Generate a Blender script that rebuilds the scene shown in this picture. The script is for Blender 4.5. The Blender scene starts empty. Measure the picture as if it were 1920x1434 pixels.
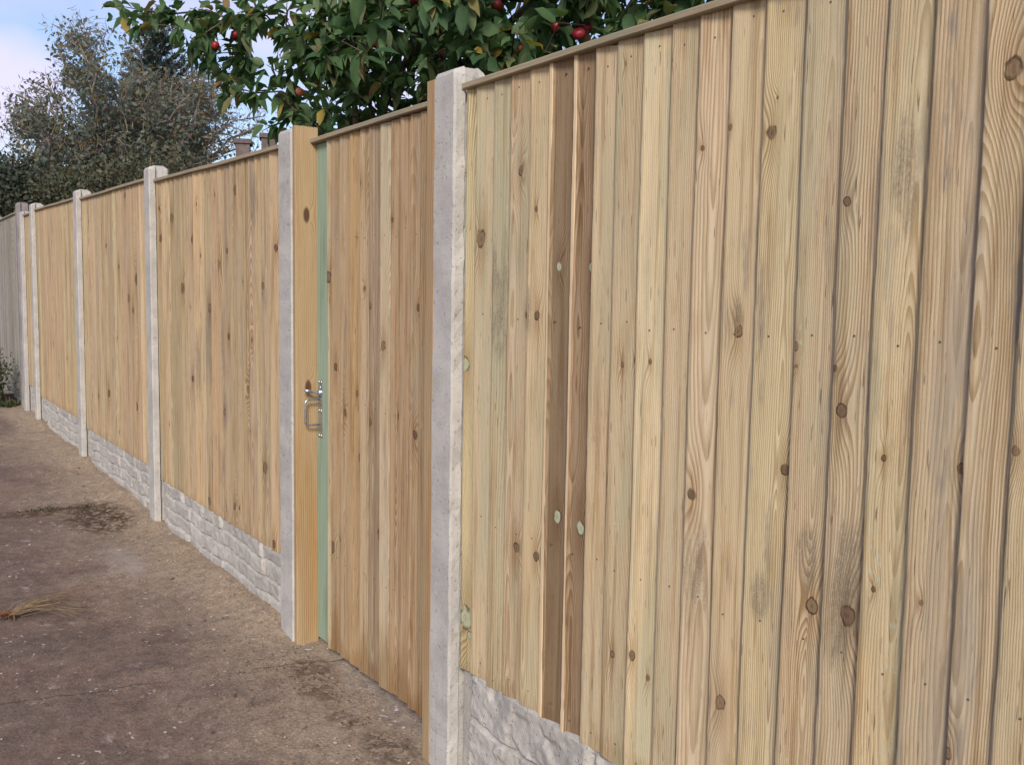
import bpy, math, random
import numpy as np
from mathutils import Matrix, Vector
random.seed(7); rng = np.random.default_rng(11)
SC = bpy.context.scene
COL = SC.collection

# ------------------------------------------------------------------ camera
CAM = np.array([2.6404, -1.4207, 1.4206])
YAW, PITCH, ROLL, FPX = 0.9769, -0.0927, 0.0162, 1849.72
def cam_axes():
    cy, sy, cp, sp = math.cos(YAW), math.sin(YAW), math.cos(PITCH), math.sin(PITCH)
    f = np.array([-sy*cp, cy*cp, sp]); r = np.array([cy, sy, 0.]); u = np.cross(r, f)
    c, s = math.cos(ROLL), math.sin(ROLL)
    return c*r + s*u, -s*r + c*u, f
CR, CU, CF = cam_axes()
cd = bpy.data.cameras.new('camera'); cam = bpy.data.objects.new('camera', cd); COL.objects.link(cam)
cd.sensor_fit = 'HORIZONTAL'; cd.sensor_width = 36; cd.lens = FPX/1920*36
cd.clip_start = .05; cd.clip_end = 2000
M4 = Matrix(((CR[0], CU[0], -CF[0], CAM[0]), (CR[1], CU[1], -CF[1], CAM[1]), (CR[2], CU[2], -CF[2], CAM[2]), (0, 0, 0, 1)))
cam.matrix_world = M4
SC.camera = cam
def ray(px, py):
    d = CF + CR*(px-960)/FPX - CU*(py-717)/FPX
    return d
def at(px, py, dist):                       # point seen at a photo position, at a real distance
    d = ray(px, py); return CAM + d/np.linalg.norm(d)*dist
def on_y(px, py, y):
    d = ray(px, py); return CAM + d*(y-CAM[1])/d[1]
def on_z(px, py, z):
    d = ray(px, py); return CAM + d*(z-CAM[2])/d[2]

# ------------------------------------------------------------------ world, sun, exposure
SUN_DIR = Vector((.77, -.49, .54)).normalized()      # towards the sun
elev = math.asin(SUN_DIR.z); azim = math.atan2(SUN_DIR.x, SUN_DIR.y)
W = bpy.data.worlds.new('World'); SC.world = W; W.use_nodes = True
nt = W.node_tree; nt.nodes.clear()
def wn(t, **k):
    n = nt.nodes.new(t)
    for a, b in k.items(): setattr(n, a, b)
    return n
sky = wn('ShaderNodeTexSky', sky_type='NISHITA', sun_disc=False, sun_elevation=elev, sun_rotation=azim)
sky.air_density = 1.0; sky.dust_density = 1.2; sky.ozone_density = 1.5
tc = wn('ShaderNodeTexCoord'); mp = wn('ShaderNodeMapping'); mp.inputs['Scale'].default_value = (1, 1, 2.2)
mp.inputs['Location'].default_value = (.35, 1.1, .42)
nz = wn('ShaderNodeTexNoise'); nz.inputs['Scale'].default_value = 2.3; nz.inputs['Detail'].default_value = 5; nz.inputs['Roughness'].default_value = .5
cr = wn('ShaderNodeValToRGB'); cr.color_ramp.elements[0].position = .47; cr.color_ramp.elements[1].position = .74
mx = wn('ShaderNodeMix', data_type='RGBA'); bg = wn('ShaderNodeBackground'); out = wn('ShaderNodeOutputWorld')
mx.inputs[7].default_value = (5.6, 5.1, 6.7, 1)
L = nt.links.new
L(tc.outputs['Generated'], mp.inputs['Vector']); L(mp.outputs['Vector'], nz.inputs['Vector']); L(nz.outputs['Fac'], cr.inputs['Fac'])
d0 = ray(-10, 170); d0 = d0/np.linalg.norm(d0)
dp = wn('ShaderNodeVectorMath', operation='DOT_PRODUCT'); dp.inputs[1].default_value = tuple(map(float, d0)); L(tc.outputs['Generated'], dp.inputs[0])
n2 = wn('ShaderNodeTexNoise'); n2.inputs['Scale'].default_value = 9; n2.inputs['Detail'].default_value = 4; L(tc.outputs['Generated'], n2.inputs['Vector'])
ad = wn('ShaderNodeMath', operation='MULTIPLY_ADD'); L(n2.outputs['Fac'], ad.inputs[0]); ad.inputs[1].default_value = .0045; L(dp.outputs['Value'], ad.inputs[2])
mr = wn('ShaderNodeMapRange', interpolation_type='SMOOTHSTEP'); L(ad.outputs[0], mr.inputs[0]); mr.inputs[1].default_value = .9995; mr.inputs[2].default_value = 1.0022; mr.inputs[4].default_value = .85
mxm = wn('ShaderNodeMath', operation='MAXIMUM'); L(cr.outputs['Color'], mxm.inputs[0]); L(mr.outputs[0], mxm.inputs[1]); L(mxm.outputs[0], mx.inputs[0]); tint = wn('ShaderNodeMix', data_type='RGBA', blend_type='MULTIPLY'); tint.inputs[0].default_value = 1; tint.inputs[7].default_value = (.98, .95, 1.05, 1); L(sky.outputs['Color'], tint.inputs[6]); L(tint.outputs[2], mx.inputs[6]); L(mx.outputs[2], bg.inputs['Color'])
bg.inputs['Strength'].default_value = .092
L(bg.outputs['Background'], out.inputs['Surface'])
sd = bpy.data.lights.new('sun', 'SUN'); sun = bpy.data.objects.new('sun', sd); COL.objects.link(sun)
sd.energy = 2.0; sd.angle = math.radians(15); sd.color = (1, .92, .82)
sun.rotation_euler = SUN_DIR.to_track_quat('Z', 'Y').to_euler()
vs = SC.view_settings; vs.view_transform = 'Standard'; vs.look = 'None'; vs.gamma = 1; vs.use_curve_mapping = False
vs.exposure = 0.86
SC.render.engine = 'CYCLES'

# ------------------------------------------------------------------ node helpers
class NB:
    def __init__(s, name):
        s.mat = bpy.data.materials.new(name); s.mat.use_nodes = True
        s.t = s.mat.node_tree; s.t.nodes.clear()
        s.o = s.t.nodes.new('ShaderNodeOutputMaterial'); s.b = s.t.nodes.new('ShaderNodeBsdfPrincipled')
        s.t.links.new(s.b.outputs[0], s.o.inputs[0])
    def n(s, t, **k):
        x = s.t.nodes.new(t)
        for a, b in k.items(): setattr(x, a, b)
        return x
    def put(s, sock, v):
        if v is None: return
        if isinstance(v, bpy.types.NodeSocket): s.t.links.new(v, sock)
        elif isinstance(v, (tuple, list)) and sock.type == 'RGBA' and len(v) == 3: sock.default_value = (*v, 1)
        else: sock.default_value = v
    def m(s, op, a, b=None, c=None, clamp=False):
        x = s.n('ShaderNodeMath', operation=op, use_clamp=clamp)
        for i, v in enumerate((a, b, c)):
            if v is not None: s.put(x.inputs[i], v)
        return x.outputs[0]
    def add(s, a, b): return s.m('ADD', a, b)
    def sub(s, a, b): return s.m('SUBTRACT', a, b)
    def mul(s, a, b): return s.m('MULTIPLY', a, b)
    def ss(s, v, lo, hi, a=0., b=1.):
        x = s.n('ShaderNodeMapRange', interpolation_type='SMOOTHSTEP')
        for i, q in enumerate((v, lo, hi, a, b)): s.put(x.inputs[i], q)
        return x.outputs[0]
    def xyz(s, a, b, c):
        x = s.n('ShaderNodeCombineXYZ')
        for i, v in enumerate((a, b, c)): s.put(x.inputs[i], v)
        return x.outputs[0]
    def sep(s, v):
        x = s.n('ShaderNodeSeparateXYZ'); s.put(x.inputs[0], v); return x.outputs
    def noise(s, vec, scale=1., detail=2., rough=.5, dist=0.):
        x = s.n('ShaderNodeTexNoise'); s.put(x.inputs['Vector'], vec)
        for k, v in (('Scale', scale), ('Detail', detail), ('Roughness', rough), ('Distortion', dist)): x.inputs[k].default_value = v
        return x.outputs['Fac']
    def vor(s, vec, scale=1., feature='F1', out='Distance', rnd=1.):
        x = s.n('ShaderNodeTexVoronoi', feature=feature); s.put(x.inputs['Vector'], vec); x.inputs['Scale'].default_value = scale
        x.inputs['Randomness'].default_value = rnd
        return x.outputs[out]
    def mix(s, f, a, b, mode='MIX'):
        x = s.n('ShaderNodeMix', data_type='RGBA', blend_type=mode)
        s.put(x.inputs[0], f); s.put(x.inputs[6], a); s.put(x.inputs[7], b)
        return x.outputs[2]
    def ramp(s, f, stops):
        x = s.n('ShaderNodeValToRGB'); e = x.color_ramp.elements
        while len(e) < len(stops): e.new(.5)
        for q, (p, c) in zip(e, stops): q.position = p; q.color = (*c, 1)
        s.put(x.inputs[0], f); return x.outputs[0]
    def attr(s, name):
        x = s.n('ShaderNodeAttribute', attribute_type='OBJECT', attribute_name=name); return x
    def obj(s): return s.n('ShaderNodeTexCoord').outputs['Object']
    def pos(s): return s.n('ShaderNodeNewGeometry').outputs['Position']
    def bump(s, h, strength=.3, dist=.002):
        x = s.n('ShaderNodeBump'); x.inputs['Strength'].default_value = strength; x.inputs['Distance'].default_value = dist
        s.put(x.inputs['Height'], h); s.put(s.b.inputs['Normal'], x.outputs[0])
    def fin(s, col, rough=.8, spec=.25):
        s.put(s.b.inputs['Base Color'], col); s.put(s.b.inputs['Roughness'], rough); s.b.inputs['Specular IOR Level'].default_value = spec
        return s.mat

# ------------------------------------------------------------------ materials
def wood_material():
    n = NB('softwood_boards')
    u, yy, v = n.sep(n.obj())
    seed = n.attr('seed').outputs['Fac']
    gx, gd, gs = n.sep(n.attr('grain').outputs['Vector'])
    tint = n.attr('tint').outputs['Color']
    green, grey, strip = n.sep(n.attr('wear_lit').outputs['Vector'])
    s5 = n.mul(seed, 5.3); s9 = n.mul(seed, 9.7)
    warp = None; core = None; halo = None; ring2 = None
    for i in range(4):
        ku, kv, kr = n.sep(n.attr('k%d' % i).outputs['Vector'])
        r = n.m('MAXIMUM', kr, 1e-5)
        du = n.sub(u, ku); dv = n.mul(n.sub(v, kv), .78)
        rag = n.mul(n.sub(n.noise(n.xyz(n.mul(u, 75.), s5, n.mul(v, 48.)), 1., 2.), .5), 1.0) if i == 0 else rag
        d = n.add(n.m('DIVIDE', n.m('SQRT', n.add(n.mul(du, du), n.mul(dv, dv))), r), rag)
        # elongated field for the grain flowing round the knot
        dl = n.mul(dv, .36)
        d2 = n.m('DIVIDE', n.add(n.mul(du, du), n.mul(dl, dl)), n.mul(n.mul(r, r), 6.0))
        w = n.mul(n.m('EXPONENT', n.mul(d2, -1.)), n.mul(kr, 2.3))
        c = n.ss(d, 1.18, .70)
        dt = n.m('DIVIDE', n.add(n.mul(du, du), n.mul(n.mul(dv, dv), .10)), n.mul(n.mul(r, r), 2.2)); h = n.m('EXPONENT', n.mul(dt, -1.))
        has = n.ss(kr, .0005, .001)
        c = n.mul(c, has); h = n.mul(h, has)
        rg = n.mul(c, n.ss(n.add(n.mul(n.m('ABSOLUTE', n.sub(d, .55)), -.5), n.noise(n.xyz(n.mul(d, 3.2), s5, n.mul(u, 60.)), 1., 2.)), .18, .42))
        ed = n.mul(n.mul(n.mul(n.ss(d, .70, .98), n.ss(d, 1.22, 1.0)), has), n.ss(n.noise(n.xyz(n.mul(u, 55.), s9, n.mul(v, 40.)), 1., 1.), .30, .62))
        if i == 0: warp, core, halo, ring2, edge = w, c, h, rg, ed
        else:
            warp = n.add(warp, w); core = n.m('MAXIMUM', core, c); halo = n.m('MAXIMUM', halo, h); ring2 = n.m('MAXIMUM', ring2, rg)
            edge = n.m('MAXIMUM', edge, ed)
    lowv = n.noise(n.xyz(n.mul(u, 2.), n.add(s5, 3.), n.mul(v, .75)), 1., 2.)
    wob = n.mul(n.sub(n.noise(n.xyz(n.mul(u, 6.), s5, n.mul(v, 2.3)), 1., 3.), .5), .052)
    wob2 = n.mul(n.sub(n.noise(n.xyz(n.mul(u, 40.), s9, n.mul(v, 7.)), 1., 2.), .5), .0026)
    dz = n.add(n.add(gd, n.mul(gs, v)), n.mul(n.sub(lowv, .5), .11))
    cx = n.sub(u, gx)
    rr = n.m('SQRT', n.add(n.mul(cx, cx), n.mul(dz, dz)))
    rr = n.add(n.add(n.add(rr, wob2), n.mul(wob, .42)), warp)
    freq = n.add(105., n.mul(n.m('FRACT', n.mul(seed, 7.13)), 190.))
    f = n.m('FRACT', n.mul(rr, freq))
    late = n.mul(n.ss(f, .18, .86), n.ss(f, 1.0, .92))
    con = n.mul(n.add(.12, n.mul(n.noise(n.xyz(n.mul(u, 9.), s9, n.mul(v, 1.1)), 1., 2.), .85)), n.add(.80, n.mul(n.m('FRACT', n.mul(seed, 2.31)), .80)))
    fibre = n.noise(n.xyz(n.mul(u, 520.), s5, n.mul(v, 11.)), 1., 3., .6)
    fib2 = n.noise(n.xyz(n.mul(u, 120.), s9, n.mul(v, 2.2)), 1., 3., .6)
    con = n.m('MINIMUM', n.add(con, n.mul(halo, .55)), 1.)
    col = n.mix(n.mul(late, con), tint, n.mix(1., tint, (.57, .475, .35), 'MULTIPLY'))
    col = n.mix(n.ss(fib2, .38, .72, 0., .38), col, n.mix(1., col, (.74, .66, .56), 'MULTIPLY'))
    col = n.mix(n.ss(fibre, .30, .75, .0, .30), n.mix(1., col, (1.10, 1.09, 1.07), 'MULTIPLY'), n.mix(1., col, (.70, .66, .60), 'MULTIPLY'))
    stkk = n.noise(n.xyz(n.mul(u, 60.), n.add(s9, 7.), n.mul(v, 1.5)), 1., 4., .68)
    col = n.mix(n.ss(stkk, .50, .66, 0., .72), col, n.mix(1., col, (.62, .53, .42), 'MULTIPLY'))
    blo = n.noise(n.xyz(n.mul(u, 20.), n.add(s5, 13.), n.mul(v, 4.5)), 1., 4., .6)
    col = n.mix(n.ss(blo, .52, .70, 0., .5), col, n.mix(1., col, (.74, .66, .56), 'MULTIPLY'))
    saw = n.noise(n.xyz(n.mul(u, 900.), s5, n.mul(v, 210.)), 1., 2., .7)
    col = n.mix(n.ss(saw, .30, .72, 0., .26), n.mix(1., col, (1.06, 1.06, 1.05), 'MULTIPLY'), n.mix(1., col, (.62, .60, .56), 'MULTIPLY'))
    big = n.noise(n.xyz(n.mul(u, 7.), n.add(s9, 4.), n.mul(v, 1.4)), 1., 3., .55)
    col = n.mix(n.ss(big, .45, .75, 0., .35), col, n.mix(1., col, (1.03, .94, .82), 'MULTIPLY'))
    gm = n.noise(n.xyz(n.mul(u, 14.), n.add(s5, 9.), n.mul(v, 2.0)), 1., 3., .6)
    col = n.mix(n.mul(n.ss(gm, .42, .68), green), col, n.mix(.75, col, (.30, .335, .225)))
    # copper-green flecks
    fl = n.noise(n.xyz(n.mul(u, 210.), s5, n.mul(v, 60.)), 1., 2., .6)
    fl2 = n.noise(n.xyz(n.mul(u, 14.), s9, n.mul(v, 3.)), 1., 2.)
    col = n.mix(n.mul(n.mul(n.ss(fl, .60, .68), n.ss(fl2, .54, .66)), n.m('MINIMUM', n.mul(green, 1.1), .6)), col, (.37, .47, .40))
    # grey mould, long patches
    gy = n.noise(n.xyz(n.mul(u, 26.), n.add(s9, 17.), n.mul(v, 3.2)), 1., 4., .64)
    gyf = n.noise(n.xyz(n.mul(u, 150.), s9, n.mul(v, 26.)), 1., 2., .6)
    col = n.mix(n.mul(n.mul(n.ss(gy, .55, .68), n.ss(gyf, .25, .62, .35, 1.)), grey), col, (.190, .168, .138))
    gb = n.noise(n.xyz(n.mul(u, 13.), n.add(s9, 27.), n.mul(v, 1.5)), 1., 4., .66)
    col = n.mix(n.mul(n.ss(gb, .46, .66), n.m('MINIMUM', n.mul(grey, .75), .7)), col, n.mix(.7, col, (.27, .245, .205)))
    dmp = n.attr('damp').outputs['Fac']; dn = n.add(v, n.mul(n.sub(gy, .5), .30))
    col = n.mix(n.mul(n.ss(dn, dmp, n.mul(dmp, .15)), n.m('MINIMUM', n.mul(dmp, 8.), .75)), col, n.mix(1., col, (.60, .48, .34), 'MULTIPLY'))
    # short dark checks
    ck = n.noise(n.xyz(n.mul(u, 260.), n.add(s5, 1.), n.mul(v, 16.)), 1., 1.)
    col = n.mix(n.ss(ck, .70, .76, 0., .7), col, (.10, .065, .04))
    # explicit stain
    su, sv, sr = n.sep(n.attr('s0').outputs['Vector'])
    sdv = n.mul(n.sub(v, sv), .40); sdu = n.sub(u, su)
    sd_ = n.m('DIVIDE', n.m('SQRT', n.add(n.mul(sdu, sdu), n.mul(sdv, sdv))), n.m('MAXIMUM', sr, 1e-5))
    sd_ = n.add(n.mul(sd_, .8), n.mul(n.sub(gy, .5), 3.2))
    spk = n.noise(n.xyz(n.mul(u, 330.), s5, n.mul(v, 170.)), 1., 2., .6)
    stk = n.noise(n.xyz(n.mul(u, 75.), s9, n.mul(v, 13.)), 1., 4., .7)
    col = n.mix(n.mul(n.mul(n.ss(sd_, 1.1, .45), n.ss(sr, .0005, .001)), n.mul(n.ss(stk, .30, .60, .25, .95), n.ss(spk, .34, .60, .40, .80))), col, (.165, .140, .100))
    # knots
    col = n.mix(n.mul(halo, .46), col, n.mix(1., col, (.55, .40, .27), 'MULTIPLY'))
    kc = n.mix(n.attr('kpale').outputs['Fac'], n.mix(n.m('FRACT', n.mul(seed, 3.7)), (.062, .036, .023), (.130, .086, .050)), (.27, .29, .20))
    col = n.mix(n.mul(core, .88), col, n.mix(n.mul(ring2, .75), kc, n.mix(1., kc, (1.7, 1.7, 1.6), 'MULTIPLY')))
    col = n.mix(n.mul(edge, .85), col, (.042, .025, .016))
    # lit facet along a board's left edge, painted as a pale strip
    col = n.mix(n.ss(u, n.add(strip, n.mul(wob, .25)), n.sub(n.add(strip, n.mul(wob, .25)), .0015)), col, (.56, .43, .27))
    hgt = n.add(n.add(n.add(n.mul(late, .45), n.mul(fibre, .9)), n.mul(fib2, .5)), n.mul(saw, .5))
    hgt = n.sub(hgt, n.mul(edge, 1.2))
    n.bump(hgt, .55, .0013)
    return n.fin(col, .82, .2)
WOOD = wood_material()

def plain_wood(name, a, b, scale=1.):
    n = NB(name); u, y, v = n.sep(n.obj())
    f = n.noise(n.xyz(n.mul(u, 160.), n.mul(y, 160.), n.mul(v, 4.)), scale, 4., .6)
    g = n.noise(n.xyz(n.mul(u, 18.), n.mul(y, 18.), n.mul(v, 1.7)), scale, 3., .6)
    col = n.mix(n.ss(f, .3, .7), a, b); col = n.mix(n.ss(g, .5, .72, 0., .6), col, n.mix(1., col, (.62, .55, .5), 'MULTIPLY'))
    n.bump(f, .4, .001); return n.fin(col, .85, .2)
CAPWOOD = None
def cap_wood():
    n = NB('capping_wood'); u, y, v = n.sep(n.obj())
    f = n.noise(n.xyz(n.mul(u, 5.), n.mul(y, 150.), n.mul(v, 220.)), 1., 4., .6)
    g = n.noise(n.xyz(n.mul(u, 2.5), n.mul(y, 20.), n.mul(v, 20.)), 1., 3., .6)
    col = n.mix(n.ss(f, .3, .7), (.36, .295, .195), (.25, .20, .125)); col = n.mix(n.ss(g, .42, .7, 0., .7), col, (.235, .21, .15))
    n.bump(f, .4, .001); return n.fin(col, .85, .2)
CAPWOOD = cap_wood()
GREENWOOD = plain_wood('green_treated_stile', (.285, .365, .265), (.215, .295, .215))

def concrete_material(name, a, b, rough_bump):
    n = NB(name); p = n.obj(); x, y, z = n.sep(p); rnd = n.n('ShaderNodeObjectInfo').outputs['Random']
    q = n.n('ShaderNodeVectorMath', operation='ADD'); n.put(q.inputs[0], p); n.put(q.inputs[1], n.xyz(n.mul(rnd, 37.), n.mul(rnd, 11.), n.mul(rnd, 23.))); p = q.outputs[0]
    f = n.noise(p, 9., 5., .62); g = n.noise(p, 160., 3., .6); s = n.noise(p, 45., 3., .65)
    col = n.mix(n.ss(f, .32, .68), a, b)
    col = n.mix(n.ss(g, .35, .7, 0., .30), col, n.mix(1., col, (.72, .70, .68), 'MULTIPLY'))
    col = n.mix(n.ss(s, .60, .75, 0., .35), col, n.mix(1., col, (.70, .66, .62), 'MULTIPLY'))
    pit = n.ss(n.vor(p, 70.), .10, .16); hole = n.m('MAXIMUM', n.ss(n.noise(p, 60., 1.), .66, .72), n.ss(n.noise(p, 130., 1.), .69, .74))
    col = n.mix(n.mul(hole, .32), col, (.16, .145, .13))
    # rain streaks running down
    st = n.noise(n.xyz(n.mul(x, 38.), n.mul(y, 38.), n.mul(z, 1.4)), 1., 3., .6)
    col = n.mix(n.ss(st, .55, .75, 0., .28), col, n.mix(1., col, (.66, .64, .62), 'MULTIPLY'))
    h = n.add(n.add(n.mul(f, .8), n.mul(g, .35)), n.mul(hole, -.9)); h = n.add(h, n.mul(s, .7))
    n.bump(h, rough_bump, .003)
    return n.fin(col, .9, .2)
CONC = concrete_material('cast_concrete', (.455, .440, .405), (.365, .352, .328), .5)
ROCK = concrete_material('rock_faced_concrete', (.435, .415, .375), (.34, .325, .295), .8)
OLDCONC = concrete_material('weathered_concrete', (.27, .245, .235), (.20, .185, .18), .5)
OLDROCK = concrete_material('weathered_rock_concrete', (.25, .24, .20), (.17, .165, .135), .8)

def steel():
    n = NB('zinc_plated_steel'); p = n.obj(); f = n.noise(p, 90., 3.)
    n.b.inputs['Metallic'].default_value = .9
    return n.fin(n.mix(n.ss(f, .3, .7), (.55, .58, .62), (.40, .43, .47)), .30, .5)
STEEL = steel()
def nail_mat():
    n = NB('nail_head'); f = n.noise(n.obj(), 300., 2.); return n.fin(n.mix(f, (.07, .06, .05), (.14, .12, .10)), .6, .3)
NAIL = nail_mat()

def leaf_material(name, stops, trans=.35, rough=.5, spec=.35, thru=(1.3, 1.45, .7)):
    n = NB(name)
    rnd = n.n('ShaderNodeNewGeometry').outputs['Random Per Island']
    p = n.obj(); f = n.noise(p, 60., 2.)
    col = n.ramp(rnd, stops); col = n.mix(n.ss(f, .3, .75, 0., .45), col, n.mix(1., col, (.66, .70, .62), 'MULTIPLY'))
    n.fin(col, rough, spec)
    tr = n.n('ShaderNodeBsdfTranslucent'); n.put(tr.inputs['Color'], n.mix(1., col, thru, 'MULTIPLY'))
    ms = n.n('ShaderNodeMixShader'); ms.inputs[0].default_value = trans
    n.t.links.new(n.b.outputs[0], ms.inputs[1]); n.t.links.new(tr.outputs[0], ms.inputs[2]); n.t.links.new(ms.outputs[0], n.o.inputs[0])
    return n.mat
APPLE_LEAF = leaf_material('apple_leaves', [(0, (.040, .088, .038)), (.35, (.066, .130, .052)), (.7, (.105, .175, .072)), (.86, (.150, .205, .105)), (.955, (.13, .13, .06)), (.985, (.33, .24, .05)), (1., (.16, .085, .05))], .32, .62, .25)
GREY_LEAF = leaf_material('dull_leaves', [(0, (.125, .165, .150)), (.45, (.160, .200, .168)), (.72, (.185, .200, .140)), (.90, (.16, .14, .11)), (1., (.22, .18, .07))], .42, .5, .35, (1.1, 1.2, 1.05))
HEDGE_LEAF = leaf_material('hedge_leaves', [(0, (.028, .040, .030)), (.5, (.042, .056, .036)), (.85, (.062, .070, .042)), (1., (.09, .065, .04))], .15, .6)
OLIVE_LEAF = leaf_material('olive_leaves', [(0, (.040, .052, .030)), (.5, (.062, .075, .040)), (.8, (.095, .085, .045)), (1., (.11, .075, .045))], .15, .6)
SPRUCE = leaf_material('spruce_needles', [(0, (.022, .040, .034)), (.6, (.034, .056, .046)), (1., (.05, .07, .05))], .1, .6)
SHRUB_LEAF = leaf_material('shrub_leaves', [(0, (.02, .035, .014)), (.6, (.04, .07, .025)), (.9, (.08, .09, .035)), (1., (.16, .07, .03))], .2, .6)
def bark(name, a, b, lich=None):
    n = NB(name); p = n.obj(); f = n.noise(p, 22., 4., .6); g = n.noise(p, 5., 3.)
    col = n.mix(n.ss(f, .3, .7), a, b)
    if lich: col = n.mix(n.ss(g, .46, .62, 0., .8), col, lich)
    n.bump(f, .6, .01); return n.fin(col, .9, .2)
BARK = bark('apple_bark', (.070, .052, .042), (.11, .085, .068))
LICHEN_BARK = bark('lichen_bark', (.13, .105, .098), (.19, .155, .142), (.24, .175, .065))
def apple_mat():
    n = NB('apple_skin'); x, y, z = n.sep(n.obj()); rnd = n.n('ShaderNodeObjectInfo').outputs['Random']
    f = n.noise(n.xyz(n.mul(x, 60.), n.mul(y, 60.), n.mul(z, 12.)), 1., 3.)
    a = n.mix(n.ss(f, .35, .7), (.27, .016, .024), (.15, .012, .018)); b = n.mix(n.ss(f, .35, .7), (.55, .16, .08), (.40, .20, .07))
    return n.fin(n.mix(n.attr('ripe').outputs['Fac'], a, b), .42, .4)
APPLE = apple_mat()

def driveway_material():
    n = NB('old_tarmac_and_concrete'); p = n.pos(); x, y, z = n.sep(p)
    big = n.noise(p, 1.1, 5., .62); mid = n.noise(p, 4.5, 5., .65); fine = n.noise(p, 55., 4., .7); gr = n.noise(p, 130., 3., .75)
    sp = n.vor(p, 150., out='Color'); spv = n.sep(sp)[0]
    dark = n.mix(n.ss(mid, .3, .7), (.152, .114, .094), (.210, .161, .124))
    red = n.noise(p, 2.3, 4., .6)
    dark = n.mix(n.ss(red, .46, .70, 0., .75), dark, (.185, .118, .092))
    conc = n.mix(n.ss(mid, .3, .72), (.350, .288, .210), (.260, .210, .156))
    e = n.add(n.add(y, n.mul(n.sub(big, .5), 1.5)), n.mul(n.sub(mid, .5), .65))
    col = n.mix(n.ss(e, -.75, -.05), dark, conc)
    sand = n.mix(n.ss(fine, .3, .7), (.375, .300, .210), (.300, .238, .165))
    es = n.add(y, n.mul(n.sub(mid, .5), .22))
    col = n.mix(n.mul(n.ss(es, -.24, -.07), n.ss(x, -.9, -1.3)), col, sand)
    col = n.mix(n.mul(n.ss(es, -.10, -.0), .5), col, sand)
    cl = n.noise(p, 20., 4., .68)
    col = n.mix(n.ss(cl, .36, .66, .0, .55), n.mix(1., col, (1.12, 1.1, 1.08), 'MULTIPLY'), n.mix(1., col, (.58, .55, .54), 'MULTIPLY'))
    rg = n.noise(p, 70., 2., .6); col = n.mix(n.ss(rg, .58, .70, 0., .45), col, (.19, .095, .075))
    # exposed aggregate and grit
    col = n.mix(n.ss(gr, .35, .68, 0., .62), col, n.mix(1., col, (.50, .47, .48), 'MULTIPLY'))
    col = n.mix(n.ss(spv, .80, 1., 0., .6), col, n.mix(1., col, (1.7, 1.55, 1.45), 'MULTIPLY'))
    col = n.mix(n.ss(spv, .16, .0, 0., .42), col, (.045, .03, .03))
    # pale scuffs of cement
    wv = n.noise(n.xyz(n.mul(x, 7.), n.mul(y, 11.), 3.), 1., 5., .72); wm = n.noise(n.xyz(n.mul(x, 1.7), n.mul(y, 2.1), 8.), 1., 2.)
    col = n.mix(n.mul(n.ss(wv, .58, .72), n.ss(wm, .42, .60, 0., .75)), col, (.36, .32, .29))
    sx = n.add(n.m('POWER', n.mul(n.add(x, 2.42), 2.2), 2.), n.m('POWER', n.mul(n.add(y, .31), 6.5), 2.))
    col = n.mix(n.mul(n.ss(n.add(sx, n.mul(n.sub(wv, .5), 2.2)), .9, -.6), .60), col, (.37, .325, .29))
    w2 = n.noise(p, 34., 2., .5); w3 = n.noise(p, 2.6, 3.)
    col = n.mix(n.mul(n.ss(w2, .675, .71), n.ss(w3, .44, .56)), col, (.46, .42, .39))
    # slab joints, ragged and weedy
    hole = None
    for (x0, y0, x1, y1, wd) in ((-.772, 0., -1.02, -1.6, .007), (-3.70, .1, -3.86, -1.2, .016), (-6.7, .1, -6.9, -1.4, .012)):
        t = (x1-x0)/(y1-y0)
        dd = n.m('ABSOLUTE', n.sub(n.add(n.sub(x, x0), n.mul(n.sub(mid, .5), .09)), n.mul(n.sub(y, y0), t)))
        c = n.mul(n.ss(n.add(dd, n.mul(n.sub(fine, .5), .03)), wd, wd*.25), n.ss(n.noise(p, 3.3, 2.), .38, .52))
        hole = c if hole is None else n.m('MAXIMUM', hole, c)
    col = n.mix(n.mul(hole, .6), col, (.085, .060, .042))
    # moss and crumbled dirt round the second joint and near the gate
    md = None
    for (mx_, my_, ax, ay, st) in ((-3.42, -.24, 2.1, 4.0, 1.), (-3.70, -.45, 9., 2.6, .8), (-.70, -.03, 6., 9., .6), (-.50, -.10, 9., 12., .5), (-.28, -.11, 9., 14., .5), (-.02, -.07, 6., 10., .6)):
        q = n.add(n.m('POWER', n.mul(n.sub(x, mx_), ax), 2.), n.m('POWER', n.mul(n.sub(y, my_), ay), 2.))
        c = n.mul(n.mul(n.ss(q, 1.0, .15), n.ss(n.noise(p, 26., 4., .65), .45, .53)), st)
        md = c if md is None else n.m('MAXIMUM', md, c)
    col = n.mix(md, col, n.mix(n.ss(fine, .4, .6), (.058, .042, .022), (.10, .062, .04)))
    h = n.add(n.add(n.mul(fine, .8), n.mul(gr, .6)), n.sub(n.mul(md, .7), n.mul(hole, 1.5)))
    n.bump(n.add(h, n.mul(cl, .8)), .7, .006)
    return n.fin(col, .9, .2)
DRIVE = driveway_material()
def soil(name, a, b):
    n = NB(name); p = n.pos(); f = n.noise(p, 9., 5., .7); g = n.noise(p, 80., 3.)
    col = n.mix(n.ss(f, .3, .7), a, b); n.bump(n.add(f, n.mul(g, .3)), .8, .03); return n.fin(col, .95, .1)
SOIL = soil('dark_soil', (.045, .030, .024), (.09, .058, .045))
LAWN = soil('garden_soil_and_turf', (.035, .05, .02), (.07, .075, .035))
def simple(name, a, b, sc=30., rough=.85):
    n = NB(name); f = n.noise(n.obj(), sc, 3.); n.bump(f, .3, .003); return n.fin(n.mix(n.ss(f, .3, .7), a, b), rough, .2)
STRAW = simple('dry_grass', (.26, .19, .105), (.15, .105, .06))
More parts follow.
